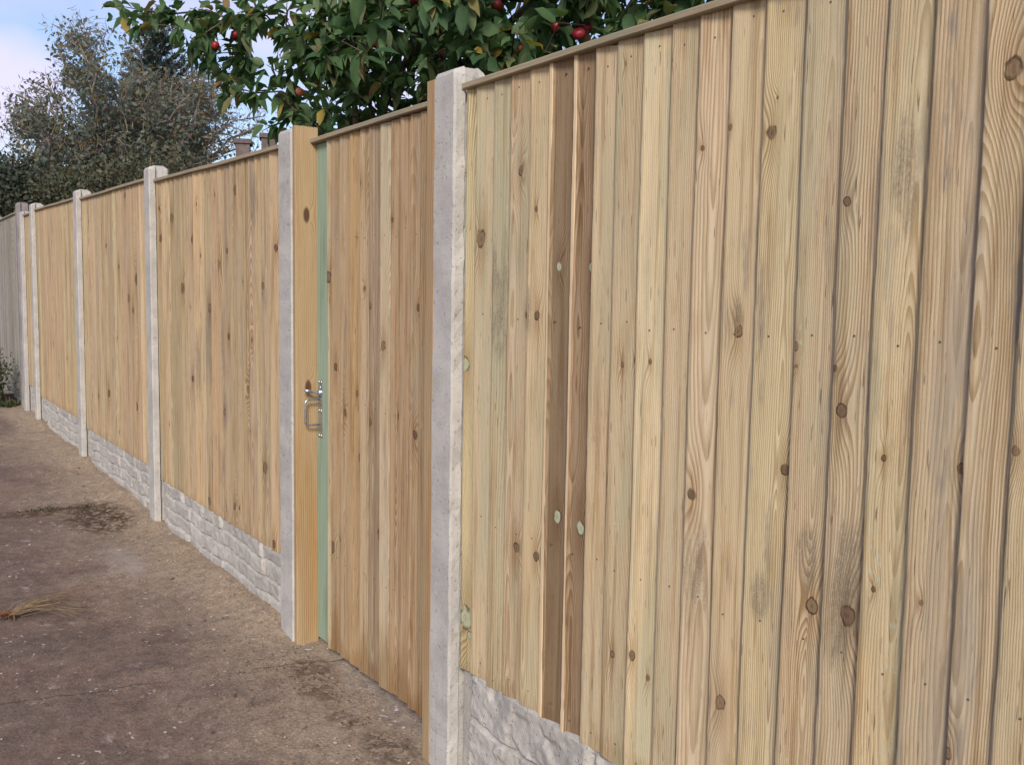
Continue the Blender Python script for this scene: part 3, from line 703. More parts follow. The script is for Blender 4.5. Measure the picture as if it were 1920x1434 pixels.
# timber gate posts fixed to the concrete posts
def timber_post(x0, x1, y0, y1, zt, label, seed, tint):
    z0 = float(base_z(x0))-.05; b = .004; nv = 40; lv = np.linspace(0, zt-z0, nv); w, d = x1-x0, y1-y0
    base = [(b, 0), (w-b, 0), (w, b), (w, d/2), (w, d-b), (w-b, d), (b, d), (0, d-b), (0, b)]
    gg = np.random.default_rng(seed)
    P = [[(a+gg.normal(0, .0003), c+gg.normal(0, .0003)) for a, c in base] for _ in lv]
    V, F = extrude_loop(P, list(lv)); o = mesh_obj('timber_gate_post', V, F, POSTWOOD, loc=(x0, y0, z0))
    tag(o, label, 'gate post', 'timber gate posts')
    o['tint'] = tint
    return o
def post_wood():
    n = NB('gate_post_wood'); u, y, v = n.sep(n.obj()); tint = n.attr('tint').outputs['Color']
    a = n.add(n.mul(y, 1.), n.mul(u, .7))
    wob = n.mul(n.sub(n.noise(n.xyz(n.mul(a, 5.), 2., n.mul(v, 1.3)), 1., 2.), .5), .04)
    kw = n.mul(n.m('EXPONENT', n.mul(n.add(n.m('POWER', n.mul(n.sub(y, .05), 40.), 2.), n.m('POWER', n.mul(n.sub(v, 1.06), 17.), 2.)), -1.)), .03)
    kw2 = n.mul(n.m('EXPONENT', n.mul(n.add(n.m('POWER', n.mul(n.sub(y, .045), 40.), 2.), n.m('POWER', n.mul(n.sub(v, 1.72), 17.), 2.)), -1.)), .03)
    f = n.m('FRACT', n.mul(n.add(n.add(n.add(a, wob), kw), kw2), 120.)); late = n.mul(n.ss(f, .2, .8), n.ss(f, 1., .9))
    fib = n.noise(n.xyz(n.mul(u, 330.), n.mul(y, 330.), n.mul(v, 8.)), 1., 3., .6)
    lv_ = n.noise(n.xyz(n.mul(u, 12.), n.mul(y, 25.), n.mul(v, 1.5)), 1., 3.)
    col = n.mix(n.mul(late, n.ss(lv_, .35, .7, .08, .75)), tint, n.mix(1., tint, (.66, .52, .38), 'MULTIPLY'))
    col = n.mix(n.ss(fib, .3, .72, 0., .4), col, n.mix(1., col, (.7, .62, .55), 'MULTIPLY'))
    bg_ = n.noise(n.xyz(n.mul(u, 9.), n.mul(y, 9.), n.mul(v, 1.3)), 1., 3.)
    col = n.mix(n.ss(bg_, .42, .7, 0., .7), col, n.mix(1., col, (.95, .72, .48), 'MULTIPLY'))
    kk = n.m('MAXIMUM', kw, kw2); col = n.mix(n.ss(kk, .020, .027), col, (.085, .045, .026))
    n.bump(n.add(fib, late), .4, .001)
    return n.fin(col, .8, .22)
POSTWOOD = post_wood()
timber_post(PX['E']+.1375, PX['E']+PW+.050, .004, .098, ZT['E']+.006, 'orange-brown timber gate post on the latch side', 1, (.37, .275, .155))
timber_post(PX['F']-.050, PX['F']-.002, .004, .098, ZT['F']-.012, 'thin timber gate post squeezed against the tallest concrete post', 2, (.37, .27, .155))

# panels left of the gate
def panel(x0, x1, zb0, zb1, zt0, zt1, label, seed, nb=None, tint=TF, grey=.35, mats=None, y=YN, sc=.095, cap=True):
    t = empty('fence_panel', (x0, y, zb0), label, 'fence panel', 'close-board fence panels')
    g = np.random.default_rng(seed); nb = nb or int(round((x1-x0)/.088))
    ws = g.uniform(.8, 1.2, nb); ws = np.cumsum(np.concatenate([[0], ws])); ws = x0+(x1-x0)*ws/ws[-1]
    for i in range(nb):
        f = (ws[i]-x0)/(x1-x0)
        feather_board(t, ws[i], ws[i+1]-ws[i], zb0+(zb1-zb0)*f-.010, zt0+(zt1-zt0)*f+.002, y, dict(tint=jit(tint, g, sc), wear_lit=(g.uniform(0, .3), g.uniform(.2, 1.)*grey*1.6, -.01), kr=.45), seed*100+i, nv=30, over=.012)
    if cap: capping(t, x0, x1, zt0, zt1, y-.014, seed, .017)
    return t
panel(PX['D']+PW+.004, PX['E']-.003, .323, .323, 1.988, 1.962, 'honey-coloured close-board fence panel just left of the gate', 31, grey=.5)
panel(PX['C']+PW+.004, PX['D']-.003, .360, .360, 2.030, 2.010, 'honey-coloured fence panel, second to the left of the gate', 32, grey=.5)
panel(PX['B']+PW+.004, PX['C']-.003, .392, .392, 2.068, 2.045, 'honey-coloured fence panel, third to the left of the gate', 33, grey=.4)
panel(PX['A']+PW+.004, PX['B']-.003, .44, .44, 2.055, 2.055, 'narrow honey-coloured infill panel between two close posts at the far end', 34, grey=.2)
panel(PX['A']-.31-1.95+PW, PX['A']-.313, .52, .52, 2.10, 2.12, 'old silver-grey weathered fence panel at the far left end', 35, tint=(.29, .29, .278), grey=.5, y=.05, sc=.12)

# ------------------------------------------------------------------ trees
def leaf_mesh(P, D, N, S, tmpl, tfaces):
    """P positions, D along, N normal, S size; template (m,3): x across, y along, z up"""
    D = D/np.linalg.norm(D, axis=1, keepdims=True)
    A = np.cross(D, N); A /= np.linalg.norm(A, axis=1, keepdims=True)+1e-9; N = np.cross(A, D)
    V = P[:, None]+S[:, None, None]*(tmpl[None, :, 0:1]*A[:, None]+tmpl[None, :, 1:2]*D[:, None]+tmpl[None, :, 2:3]*N[:, None])
    m = len(tmpl); F = (np.arange(len(P))*m)[:, None, None]+np.array(tfaces)[None]
    return V.reshape(-1, 3), F.reshape(-1, np.array(tfaces).shape[1])
LEAF8 = np.array([(0, 0, 0), (-.20, .22, .05), (0, .25, 0), (.20, .22, .05), (-.27, .55, .07), (0, .58, -.02), (.27, .55, .07), (-.15, .82, .02), (0, .85, -.07), (.15, .82, .02), (0, 1.05, -.13)])
LF8 = [(0, 2, 1, 1), (0, 3, 2, 2), (1, 2, 5, 4), (2, 3, 6, 5), (4, 5, 8, 7), (5, 6, 9, 8), (7, 8, 10, 10), (8, 9, 10, 10)]
LEAFT = [(0, 2, 1), (0, 3, 2), (1, 2, 5), (1, 5, 4), (2, 3, 6), (2, 6, 5), (4, 5, 8), (4, 8, 7), (5, 6, 9), (5, 9, 8), (7, 8, 10), (8, 9, 10)]
LEAF4 = np.array([(0, 0, 0), (-.22, .5, .06), (0, 1., -.06), (.22, .5, .06), (0, .5, -.02)]); LF4 = [(0, 4, 1), (0, 3, 4), (1, 4, 2), (4, 3, 2)]
def skeleton(root, targets, seed, sag=.0, wiggle=.06, step=.12, r_tip=.003, expo=.45, rmax=.09, up=.0, extra=()):
    """connect targets to the growing tree; returns nodes, parents, radii"""
    g = np.random.default_rng(seed)
    nodes = [np.array(p, float) for p in root]; par = [-1]+list(range(len(root)-1))
    base = np.array(root[-1], float)
    dist = [np.linalg.norm(np.array(root[0])-np.array(q)) for q in root]
    for ex in extra:
        prev = len(root)-1
        for q in ex:
            a = nodes[prev]; L0 = np.linalg.norm(q-a); m = max(1, int(L0/step))
            for j in range(1, m+1):
                nodes.append(a+(q-a)*j/m+g.normal(0, .012, 3)); par.append(prev); dist.append(dist[prev]+L0/m); prev = len(nodes)-1
    tg = sorted(targets, key=lambda q: np.linalg.norm(q-base))
    tips = []
    for q in tg:
        A = np.array(nodes); d = np.linalg.norm(A-q, axis=1)
        cost = d + .28*np.array(dist) + np.where(A[:, 2] > q[2]+.15, .5*(A[:, 2]-q[2]), 0)
        k = int(cost.argmin()); p0 = nodes[k]; Ld = d[k]
        m = max(1, int(Ld/step)); prev = k
        pd = (p0-nodes[par[k]]) if par[k] >= 0 else np.array([0, 0, 1.]); pd = pd/(np.linalg.norm(pd)+1e-9)
        c1 = p0+pd*Ld*.35+np.array([0, 0, up*Ld])
        for j in range(1, m+1):
            t = j/m; p = (1-t)**2*p0+2*t*(1-t)*c1+t*t*q
            if j < m: p = p+g.normal(0, wiggle*step, 3)
            p = p+np.array([0, 0, -sag*Ld*t*(1-t)*2])
            nodes.append(p); par.append(prev); dist.append(dist[prev]+Ld/m); prev = len(nodes)-1
        tips.append(prev)
    cnt = np.zeros(len(nodes))
    for t in tips: cnt[t] += 1
    for i in range(len(nodes)-1, 0, -1):
        if par[i] >= 0: cnt[par[i]] += cnt[i]
    rad = np.minimum(r_tip*np.maximum(cnt, 1)**expo, rmax)
    return np.array(nodes), np.array(par), rad, tips
def branch_mesh(nodes, par, rad, k=5):
    ch = {}
    for i, p in enumerate(par): ch.setdefault(p, []).append(i)
    Vs, Fs, n0 = [], [], 0
    stack = [(0, None)]
    starts = [(0, -1)]
    while starts:
        i, p = starts.pop(); chain = ([p] if p >= 0 else [])+[i]
        while ch.get(i):
            c = sorted(ch[i], key=lambda a: -rad[a]); i = c[0]; chain.append(i)
            for o in c[1:]: starts.append((o, chain[-2]))
        if len(chain) < 2: continue
        r = [rad[a] for a in chain]
        if p >= 0: r[0] = min(rad[p], rad[chain[1]]*1.3)
        kk = 8 if r[1] > .02 else (5 if r[1] > .006 else 3)
        V, F = tube_mesh([nodes[a] for a in chain], r, kk)
        Vs.append(V); Fs += [tuple(a+n0 for a in f) for f in F]; n0 += len(V)
    return np.concatenate(Vs), Fs

FRUIT = ((441, 66, 8.25, .036, 0.), (404, 86, 8.2, .036, 0.), (563, 173, 7.4, .037, .9), (931, 10, 5.9, .038, 0.), (705, 83, 6.9, .034, 0.), (829, 102, 6.3, .036, .1), (1043, 50, 5.6, .034, .1), (1085, 64, 5.5, .038, 0.), (1100, 54, 5.65, .036, 0.), (778, 2, 6.6, .036, 0.), (975, 92, 5.9, .032, .2))
def apple_tree():
    g = np.random.default_rng(21)
    T = []
    def blob(n, cx, cy, rx, ry, d0, d1, keep=None):
        k = 0
        while k < n:
            a, b = g.uniform(-1, 1, 2)
            if a*a+b*b > 1: continue
            T.append((at(cx+a*rx, cy+b*ry, g.uniform(d0, d1)), 1.)); k += 1
    blob(250, 1020, -60, 420, 290, 5.5, 7.4)
    blob(120, 1080, -10, 330, 150, 5.4, 6.6)
    blob(66, 760, 60, 160, 170, 6.2, 7.6)
    blob(20, 640, 60, 110, 110, 6.9, 7.8)
    blob(30, 665, 200, 110, 75, 6.9, 7.8)
    blob(40, 900, 120, 160, 80, 6.0, 7.2)
    blob(12, 560, 20, 130, 60, 7.3, 8.0)
    for (px, py) in ((216,14),(240,30),(262,46),(272,30),(292,22),(322,30),(336,52),(362,88),(385,62),(396,92),(410,44),(428,24),(442,80),(456,98),(388,18),(300,4),
                     (480,14),(500,30),(470,45),(545,60),(540,85),(585,20),(420,132),(436,150),(424,172),(470,142),(500,122),(528,140),(560,150),(584,178),(606,150),(626,200),
                     (545,205),(505,236),(528,232),(520,110),(575,110),(600,90),(610,60),(560,128),(590,215),(455,170),(480,175),(512,172),(540,178),(440,115),(460,120),(380,72),(400,110),(412,100),(372,96)):
        dd = 8.45 if px < 480 else 7.8
        T.append((at(px, py, dd+g.uniform(-.25, .25)), .8))
    root = at(705, 420, 7.1); rx, ry = root[0], root[1]
    trunk = [np.array([rx+.05, ry, -.06]), np.array([rx+.02, ry+.02, .5]), np.array([rx, ry, 1.0]), np.array([rx+.03, ry-.02, 1.45]), np.array([rx+.02, ry, 1.75])]
    tg = [q for q, _ in T]
    limbs = [[at(660, 170, 7.2), at(600, 135, 7.4), at(540, 86, 7.7), at(492, 58, 8.0), at(450, 42, 8.2), at(400, 28, 8.35), at(330, 22, 8.45), at(225, 12, 8.5)],
             [at(690, 150, 7.1), at(650, 70, 7.3), at(600, -20, 7.5)], [at(720, 200, 7.0), at(770, 100, 6.8), at(800, -40, 6.7)], [at(740, 250, 7.0), at(860, 150, 6.6), at(960, 40, 6.3), at(1050, -60, 6.1)],
             [at(780, 280, 6.9), at(960, 180, 6.4), at(1120, 80, 6.), at(1280, 0, 5.8)]]
    nodes, par, rad, tips = skeleton(trunk, tg, 4, sag=-.05, wiggle=.10, step=.11, r_tip=.0032, expo=.45, rmax=.10, extra=limbs)
    zb = float(nodes[0][2]); o3 = nodes[0].copy()
    t = empty('apple_tree', o3, 'leafy apple tree with red apples rising right behind the fence and gate', 'apple tree')
    V, F = branch_mesh(nodes, par, rad); mesh_obj('trunk', V-o3, F, BARK, t, True)
    # leaves in rosettes along the twig ends
    P, D, N, S = [], [], [], []
    for ti in tips:
        i = ti; chain = [i]
        for _ in range(4):
            if par[i] < 0: break
            i = par[i]; chain.append(i)
        tw = nodes[chain[0]]-nodes[chain[1]]; tw /= np.linalg.norm(tw)+1e-9
        for ci, node in enumerate(chain[:5]):
            if rad[node] > .012: continue
            nl = g.integers(5, 9) if ci == 0 else g.integers(1, 4)
            for _ in range(nl):
                a = g.normal(0, 1, 3); a /= np.linalg.norm(a); d = a+tw*.5+np.array([0, 0, -.35]); d /= np.linalg.norm(d)
                P.append(nodes[node]+g.normal(0, .018, 3)+d*.02); D.append(d)
                up = np.array([0, 0, 1.])+g.normal(0, .55, 3); N.append(up); S.append(g.uniform(.080, .145))
    P, D, N, S = map(np.array, (P, D, N, S))
    keep = np.ones(len(P), bool)                      # fruit hangs clear of the leaves in front of it
    for (px, py, d, r, ripe) in FRUIT:
        q = at(px, py, d); ax = (CAM-q)/np.linalg.norm(CAM-q); mid = P+D/np.linalg.norm(D, axis=1, keepdims=True)*S[:, None]*.5-q
        tt = mid@ax; rr = np.linalg.norm(mid-tt[:, None]*ax, axis=1); keep &= ~((tt > -.02) & (rr < r*1.15))
    P, D, N, S = P[keep], D[keep], N[keep], S[keep]
    tm = LEAF8.copy(); tm[:, 0] *= 1.05
    V, F = leaf_mesh(P, D, N, S, tm, LEAFT)
    # curl variation
    V = V+(g.normal(0, .0035, (len(P), len(tm), 3))*np.linspace(.4, 1.6, len(tm))[None, :, None]).reshape(-1, 3)-(np.clip(tm[:, 1], 0, 2)[None, :, None]**2*np.abs(g.normal(0, .030, (len(P), 1, 1)))*np.array([0, 0, 1.])).reshape(-1, 3)
    mesh_obj('crown', V-o3, F, APPLE_LEAF, t, True)
    # fruit
    a = np.linspace(0, 2*np.pi, 18, endpoint=False); prof = []
    for q in np.linspace(-90, 90, 14):
        c, s = math.cos(math.radians(q)), math.sin(math.radians(q)); r = c*(1+.06*s); z = s*.88-(.22*math.exp(-(r/.28)**2) if s > 0 else -.14*math.exp(-(r/.22)**2)); prof.append((max(r, .001), z))
    AV = np.array([(r*math.cos(q)*(1+.02*math.cos(5*q)), r*math.sin(q)*(1+.02*math.cos(5*q)), z) for r, z in prof for q in a])
    AF = [(l*18+i, l*18+(i+1) % 18, (l+1)*18+(i+1) % 18, (l+1)*18+i) for l in range(13) for i in range(18)]
    for k, (px, py, d, r, ripe) in enumerate(FRUIT):
        o = mesh_obj('apple', AV*r*.92, AF, APPLE, t, True); o.location = at(px, py, d)-o3; o['ripe'] = float(ripe)
        o.rotation_euler = (g.normal(0, .35), g.normal(0, .35), g.uniform(0, 6))
        if ripe > .5: o['label'] = 'orange-pink apple, paler than the others'
apple_tree()

def far_tree():
    g = np.random.default_rng(8); T = []
    def blob(n, cx, cy, rx, ry, d0, d1):
        k = 0
        while k < n:
            a, b = g.uniform(-1, 1, 2)
            if a*a+b*b > 1: continue
            T.append(at(cx+a*rx, cy+b*ry, g.uniform(d0, d1))); k += 1
    blob(150, 140, 215, 105, 95, 14.6, 17.4); blob(75, 185, 110, 85, 70, 14.8, 17.2); blob(260, 300, 235, 125, 95, 14.8, 17.2); blob(150, 95, 285, 85, 75, 14.8, 17.2)
    blob(170, 240, 325, 170, 65, 14.6, 17.0); blob(70, 360, 205, 70, 65, 15, 17); blob(34, 45, 225, 36, 45, 15, 17); blob(22, 130, 62, 40, 30, 15.5, 16.8)
    blob(75, 440, 240, 75, 55, 15, 17); blob(45, 400, 160, 40, 40, 15, 17)
    r0 = at(240, 480, 16); root = [np.array([r0[0], r0[1], -.06]), np.array([r0[0], r0[1], .8]), np.array([r0[0]+.05, r0[1], 1.5]), np.array([r0[0], r0[1]+.05, 2.1])]
    nodes, par, rad, tips = skeleton(root, T, 5, sag=.10, wiggle=.16, step=.16, r_tip=.0055, expo=.43, rmax=.13, up=.10)
    o3 = nodes[0].copy()
    t = empty('bushy_tree', o3, 'broad grey-green bushy tree with yellowish lichened limbs far behind the left fence', 'tree')
    V, F = branch_mesh(nodes, par, rad); mesh_obj('trunk', V-o3, F, LICHEN_BARK, t, True)
    P, D, N, S = [], [], [], []
    right = np.array([CR[0], CR[1], CR[2]])
    for ti in tips:
        i = ti; chain = [i]
        for _ in range(3):
            i = par[i]; chain.append(i)
        px = (nodes[ti]-CAM); px = 960+FPX*(px@CR)/(px@CF)
        sparse = .25 if px > 400 else (.6 if px > 330 else 1.)
        for node in chain:
            for _ in range(g.poisson((4.8 if nodes[node][2] > 3.1 else 3.6)*sparse)):
                d = g.normal(0, 1, 3)+np.array([0, 0, .15]); P.append(nodes[node]+g.normal(0, .075, 3)); D.append(d); N.append(g.normal(0, 1, 3)+np.array([0, 0, .8])); S.append(g.uniform(.05, .10))
    P, D, N, S = map(np.array, (P, D, N, S)); V, F = leaf_mesh(P, D, N, S, LEAF4*np.array([1.2, 1, 1]), LF4)
    mesh_obj('crown', V-o3, F, GREY_LEAF, t)
    # fine bare twigs belong to the wood
    Vs, Fs, n0 = [], [], 0
    for ti in tips:
        for _ in range(5):
            a = nodes[ti]+g.normal(0, .09, 3); d = g.normal(0, 1, 3)+np.array([0, 0, .4]); d /= np.linalg.norm(d); b = a+d*g.uniform(.07, .18)
            V, F = tube_mesh([a, (a+b)/2+g.normal(0, .015, 3), b], [.004, .003, .0015], 3); Vs.append(V); Fs += [tuple(q+n0 for q in f) for f in F]; n0 += len(V)
    mesh_obj('twigs', np.concatenate(Vs)-o3, Fs, LICHEN_BARK, t)
far_tree()

def spruce():
    g = np.random.default_rng(4); D0 = 19.
    top = at(292, 30, D0); x, y, H = top[0], top[1], top[2]
    o3 = np.array([x, y, -.06]); t = empty('spruce_tree', o3, 'dark pointed spruce top showing above the bushy tree', 'conifer')
    V, F = tube_mesh([np.array([x, y, z]) for z in np.linspace(-.06, H, 14)], list(np.linspace(.13, .012, 14)), 7)
    Vs, Fs, n0 = [V], list(F), len(V); P, D, N, S = [], [], [], []
    z = H-.1; lv = 0
    def needles(a, b, n):
        ax = (b-a)/np.linalg.norm(b-a)
        for _ in range(n):
            q = g.uniform(.05, 1.); d = g.normal(0, 1, 3); d -= ax*(d@ax); d = d/np.linalg.norm(d)+ax*.9
            P.append(a+(b-a)*q); D.append(d); N.append(g.normal(0, 1, 3)); S.append(g.uniform(.05, .085))
    needles(np.array([x, y, H-.5]), np.array([x, y, H]), 60)
    while z > .9:
        h = H-z; Lb = .12+.34*h if h < 3.2 else 1.2
        nb = 5 if h < 1 else 7
        for k in range(nb):
            a = 2*np.pi*(k+g.random()*.6)/nb+lv; rise = .95-.22*min(h, 4); p0 = np.array([x, y, z]); d = np.array([math.cos(a), math.sin(a), rise]); L_ = Lb*g.uniform(.75, 1.15)
            p1 = p0+d*L_*.6; p2 = p0+d*L_+np.array([0, 0, .10*L_])
            V, F = tube_mesh([p0, p1, p2], [.014, .009, .004], 4); Vs.append(V); Fs += [tuple(q+n0 for q in f) for f in F]; n0 += len(V)
            needles(p0, p1, int(150*L_)); needles(p1, p2, int(170*L_)+12)
            for s in np.linspace(.25, .95, max(2, int(L_/.13))):
                for sg in (-1, 1):
                    m0 = p0+(p2-p0)*s; sd_ = np.array([-math.sin(a), math.cos(a), 0])*sg*.8+d*.6+np.array([0, 0, g.uniform(.0, .5)]); m1 = m0+sd_*L_*.36*(1.15-s)+sd_*.04
                    V, F = tube_mesh([m0, m1], [.005, .002], 3); Vs.append(V); Fs += [tuple(q+n0 for q in f) for f in F]; n0 += len(V)
                    needles(m0, m1, int(190*np.linalg.norm(m1-m0))+7)
        z -= g.uniform(.13, .19); lv += 1.1
    mesh_obj('trunk', np.concatenate(Vs)-o3, Fs, BARK, t, True)
    P, D, N, S = map(np.array, (P, D, N, S)); V, F = leaf_mesh(P, D, N, S, LEAF4*np.array([.45, 1, 1]), LF4)
    mesh_obj('crown', V-o3, F, SPRUCE, t)
spruce()

def bush(name, label, cat, blobs, seed, mat, size, per, root, group=None, twig=.004):
    g = np.random.default_rng(seed); T = []
    for (n, cx, cy, rx, ry, d0, d1) in blobs:
        k = 0
        while k < n:
            a, b = g.uniform(-1, 1, 2)
            if a*a+b*b > 1: continue
            q = at(cx+a*rx, cy+b*ry, g.uniform(d0, d1))
            if q[1] < .16 and name != 'low_shrub': continue
            T.append(q); k += 1
    r0 = root; nodes, par, rad, tips = skeleton([np.array([r0[0], r0[1], -.06]), np.array([r0[0], r0[1], .3])], T, seed+1, wiggle=.15, step=.16, r_tip=twig, expo=.42, rmax=.07)
    o3 = nodes[0].copy(); t = empty(name, o3, label, cat, group)
    V, F = branch_mesh(nodes, par, rad); mesh_obj('stems', V-o3, F, BARK, t, True)
    P, D, N, S = [], [], [], []
    for ti in tips:
        for _ in range(g.poisson(per)):
            d = g.normal(0, 1, 3); P.append(nodes[ti]+g.normal(0, size*1.9, 3)); D.append(d); N.append(g.normal(0, 1, 3)+np.array([0, 0, .7])); S.append(size*g.uniform(.6, 1.2))
    P, D, N, S = map(np.array, (P, D, N, S)); V, F = leaf_mesh(P, D, N, S, LEAF4*np.array([1.3, 1, 1]), LF4)
    mesh_obj('foliage', V-o3, F, mat, t)
a = at(20, 400, 14.5); bush('evergreen_bush', 'dark evergreen bush at the left edge, lowest and darkest above the old fence', 'bush',
     [(110, 20, 365, 55, 42, 13.5, 15.0), (160, 60, 390, 110, 50, 13.2, 14.8), (90, -40, 355, 55, 50, 13.5, 15)], 61, HEDGE_LEAF, .075, 34, (a[0], a[1]+.35))
a = at(190, 400, 13.5); bush('evergreen_bush', 'dark green bush under the bushy tree, above the second and third panels', 'bush',
     [(90, 150, 365, 90, 35, 12.6, 14.2), (70, 240, 345, 80, 35, 12.4, 14.), (26, 330, 315, 60, 25, 12.4, 14.), (60, 100, 390, 80, 45, 12.6, 14)], 62, OLIVE_LEAF, .06, 30, (a[0], a[1]+.2))
a = at(4, 742, 11.4); bush('low_shrub', 'small dark shrub growing against the old grey fence at the left edge', 'shrub', [(26, -6, 702, 8, 30, 11.2, 11.7), (50, -36, 695, 28, 50, 11.2, 11.9)], 63, SHRUB_LEAF, .035, 20, (a[0]-.1, a[1]))

# brick chimneys of a house beyond
def brick_house():
    a = at(456, 268, 14.); b = at(505, 258, 14.)
    mid = (a+b)/2; o3 = np.array([mid[0], mid[1], -.05]); t = empty('brick_house', o3, 'dull brick house with two chimney stacks just visible above the panel left of the gate', 'house')
    ax = (b-a); ax[2] = 0; ax /= np.linalg.norm(ax); ay = np.array([-ax[1], ax[0], 0])
    def rot(V): V = np.array(V, float); return V[:, 0:1]*ax+V[:, 1:2]*ay+V[:, 2:3]*np.array([0, 0, 1.])
    bx8 = lambda x0, x1, y0, y1, z0, z1: [(x0, y0, z0), (x1, y0, z0), (x1, y1, z0), (x0, y1, z0), (x0, y0, z1), (x1, y0, z1), (x1, y1, z1), (x0, y1, z1)]
    bf = [(0, 3, 2, 1), (4, 5, 6, 7), (0, 1, 5, 4), (1, 2, 6, 5), (2, 3, 7, 6), (3, 0, 4, 7)]
    mesh_obj('wall', rot(bx8(-2, 2, -1.0, 3, 0, 2.25)), bf, BRICK, t)
    rf = mesh_obj('roof', rot([(-2.2, -1.2, 2.25), (2.2, -1.2, 2.25), (2.2, 3.2, 2.25), (-2.2, 3.2, 2.25), (-2.2, 1.0, 2.6), (2.2, 1.0, 2.6)]), [(0, 1, 5, 4), (2, 3, 4, 5), (0, 4, 3), (1, 2, 5), (0, 3, 2, 1)], BRICK, t)
    for q, w in ((a, .09), (b, .10)):
        u = (q-mid)@ax; zt = q[2]+.02
        V = bx8(u-w, u+w, -.16, .16, 2.3, zt)+bx8(u-w-.025, u+w+.025, -.185, .185, zt+.002, zt+.06)
        mesh_obj('chimney', rot(V), bf+[tuple(i+8 for i in f) for f in bf], BRICK, rf)
brick_house()

# ------------------------------------------------------------------ small things on the ground
def gz(x, y): return float(base_z(x))+.004
def dry_tuft():
    g = np.random.default_rng(9); c = on_z(18, 1150, .06); x, y = c[0], c[1]; z = gz(x, y)+.012
    t = empty('dry_grass_tuft', (x, y, z-.012), 'uprooted tuft of dry straw-coloured grass lying on the driveway at the left edge', 'grass tuft')
    dirn = on_z(120, 1135, .06)-c; dirn[2] = 0; dirn /= np.linalg.norm(dirn); sd_ = np.array([-dirn[1], dirn[0], 0])
    Vs, Fs, n0 = [], [], 0
    for k in range(48):
        L_ = g.uniform(.10, .34) if k > 3 else g.uniform(.36, .46); s = g.normal(0, .42); hh = g.uniform(.0, .05)
        p0 = np.array([0, 0, .012])+sd_*g.normal(0, .018)+dirn*g.uniform(-.02, .04)
        pts = [p0+dirn*L_*q+sd_*(s*L_*q+.06*g.normal()*q*q)+np.array([0, 0, hh*math.sin(math.pi*min(q*1.1, 1))+.004]) for q in (0, .25, .5, .75, 1.)]
        V, F = tube_mesh(pts, [.0012, .0012, .001, .0008, .0004], 3); Vs.append(V); Fs += [tuple(a+n0 for a in f) for f in F]; n0 += len(V)
    mesh_obj('blades', np.concatenate(Vs), Fs, STRAW, t)
    Vs, Fs, n0 = [], [], 0
    for k in range(60):
        d = -dirn*g.uniform(-.2, 1)+sd_*g.normal(0, .8)+np.array([0, 0, g.uniform(0, .5)]); d /= np.linalg.norm(d); L_ = g.uniform(.02, .07); p0 = np.array([0, 0, .014])+g.normal(0, .012, 3)*np.array([1, 1, .3])
        V, F = tube_mesh([p0, p0+d*L_*.5, p0+d*L_-np.array([0, 0, .012])], [.003, .002, .0008], 3); Vs.append(V); Fs += [tuple(a+n0 for a in f) for f in F]; n0 += len(V)
    mesh_obj('roots', np.concatenate(Vs), Fs, STRAWROOT, t)
dry_tuft()
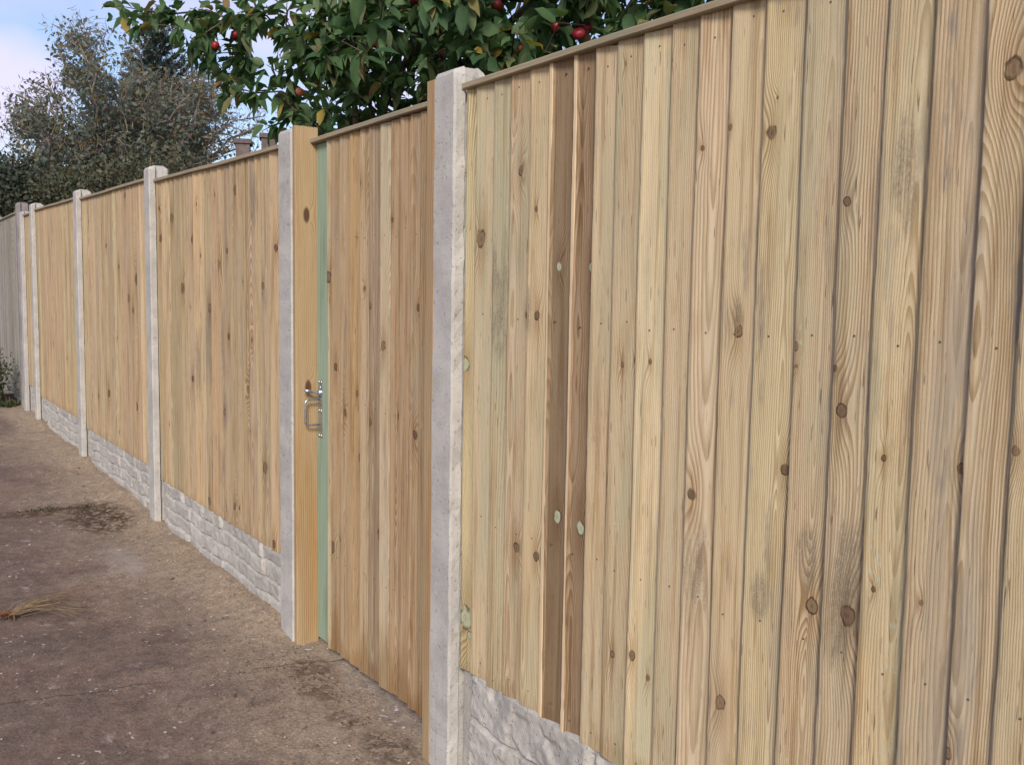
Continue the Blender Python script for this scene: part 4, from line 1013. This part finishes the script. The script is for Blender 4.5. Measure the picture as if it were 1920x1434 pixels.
def scatter():
    g = np.random.default_rng(12); ICO = np.array([(0, 0, 1), (.9, 0, .3), (.28, .85, .3), (-.72, .53, .3), (-.72, -.53, .3), (.28, -.85, .3), (.7, .5, -.4), (-.28, .85, -.4), (-.9, 0, -.4), (-.28, -.85, -.4), (.7, -.5, -.4)])
    IF = [(0, 1, 2), (0, 2, 3), (0, 3, 4), (0, 4, 5), (0, 5, 1), (1, 6, 2), (2, 7, 3), (3, 8, 4), (4, 9, 5), (5, 10, 1), (6, 7, 2), (7, 8, 3), (8, 9, 4), (9, 10, 5), (10, 6, 1)]
    Vs, Fs, n0 = [], [], 0
    for k in range(620):
        if k < 430: x, y = g.uniform(-5.5, .25), -abs(g.normal(0, .30))-.02
        else: x, y = g.uniform(-4, .2), g.uniform(-1.2, -.05)
        s = min(.011, .0022*math.exp(abs(g.normal(0, .55)))); V = ICO*s*g.uniform(.6, 1.3, (1, 3))*np.array([1, 1, .6])+g.normal(0, s*.12, ICO.shape)
        Vs.append(V+np.array([x, y, gz(x, y)+.0012+.022*(max(0, (y+.26)/.26))**1.6*(1 if x < -1 else 0)])); Fs += [tuple(a+n0 for a in f) for f in IF]; n0 += len(ICO)
    tag(mesh_obj('pebbles', np.concatenate(Vs), Fs, PEBBLE), 'scattered small pale stones and grit on the driveway', 'pebbles', kind='stuff')
    P, D, N, S = [], [], [], []
    for (cx, cy, sx, sy, n) in ((-3.4, -.22, .22, .10, 700), (-3.72, -.42, .03, .22, 300), (-.66, -.07, .14, .05, 140), (-.22, -.09, .2, .04, 90), (-8.2, -.25, .25, .12, 80), (-2.6, -.3, .7, .2, 40), (-1.3, -.6, .8, .4, 24), (-5, -.5, .2, .2, 20)):
        for _ in range(n):
            x, y = g.normal(cx, sx), min(g.normal(cy, sy), .0); P.append((x, y, gz(x, y)+.002)); D.append(g.normal(0, 1, 3)*np.array([1, 1, .25])); N.append(np.array([0, 0, 1])+g.normal(0, .4, 3)); S.append(g.uniform(.004, .013))
    P, D, N, S = map(np.array, (P, D, N, S)); V, F = leaf_mesh(P, D, N, S, LEAF4*np.array([1.3, 1, 2]), LF4)
    tag(mesh_obj('leaf_litter', V, F, LITTER), 'brown crumbs of dead leaf and moss strewn along the driveway joints', 'leaf litter', kind='stuff')
    # green weeds in the far joint and beside the old post
    P, D, N, S = [], [], [], []
    for (cx, cy, sx, sy, n) in ((-3.74, -.50, .03, .07, 60), (-3.7, -.26, .02, .03, 30), (-8.5, -.05, .06, .05, 120)):
        for _ in range(n):
            x, y = g.normal(cx, sx), g.normal(cy, sy); P.append((x, y, gz(x, y))); D.append(np.array([0, 0, .7])+g.normal(0, .6, 3)*np.array([1, 1, .3])); N.append(g.normal(0, 1, 3)); S.append(g.uniform(.012, .035) if cx > -8 else g.uniform(.03, .12))
    P, D, N, S = map(np.array, (P, D, N, S)); V, F = leaf_mesh(P, D, N, S, LEAF4*np.array([.6, 1, 1]), LF4)
    tag(mesh_obj('weeds', V, F, SHRUB_LEAF), 'low green weeds in the driveway joint and by the old post', 'weeds', kind='stuff')
scatter()
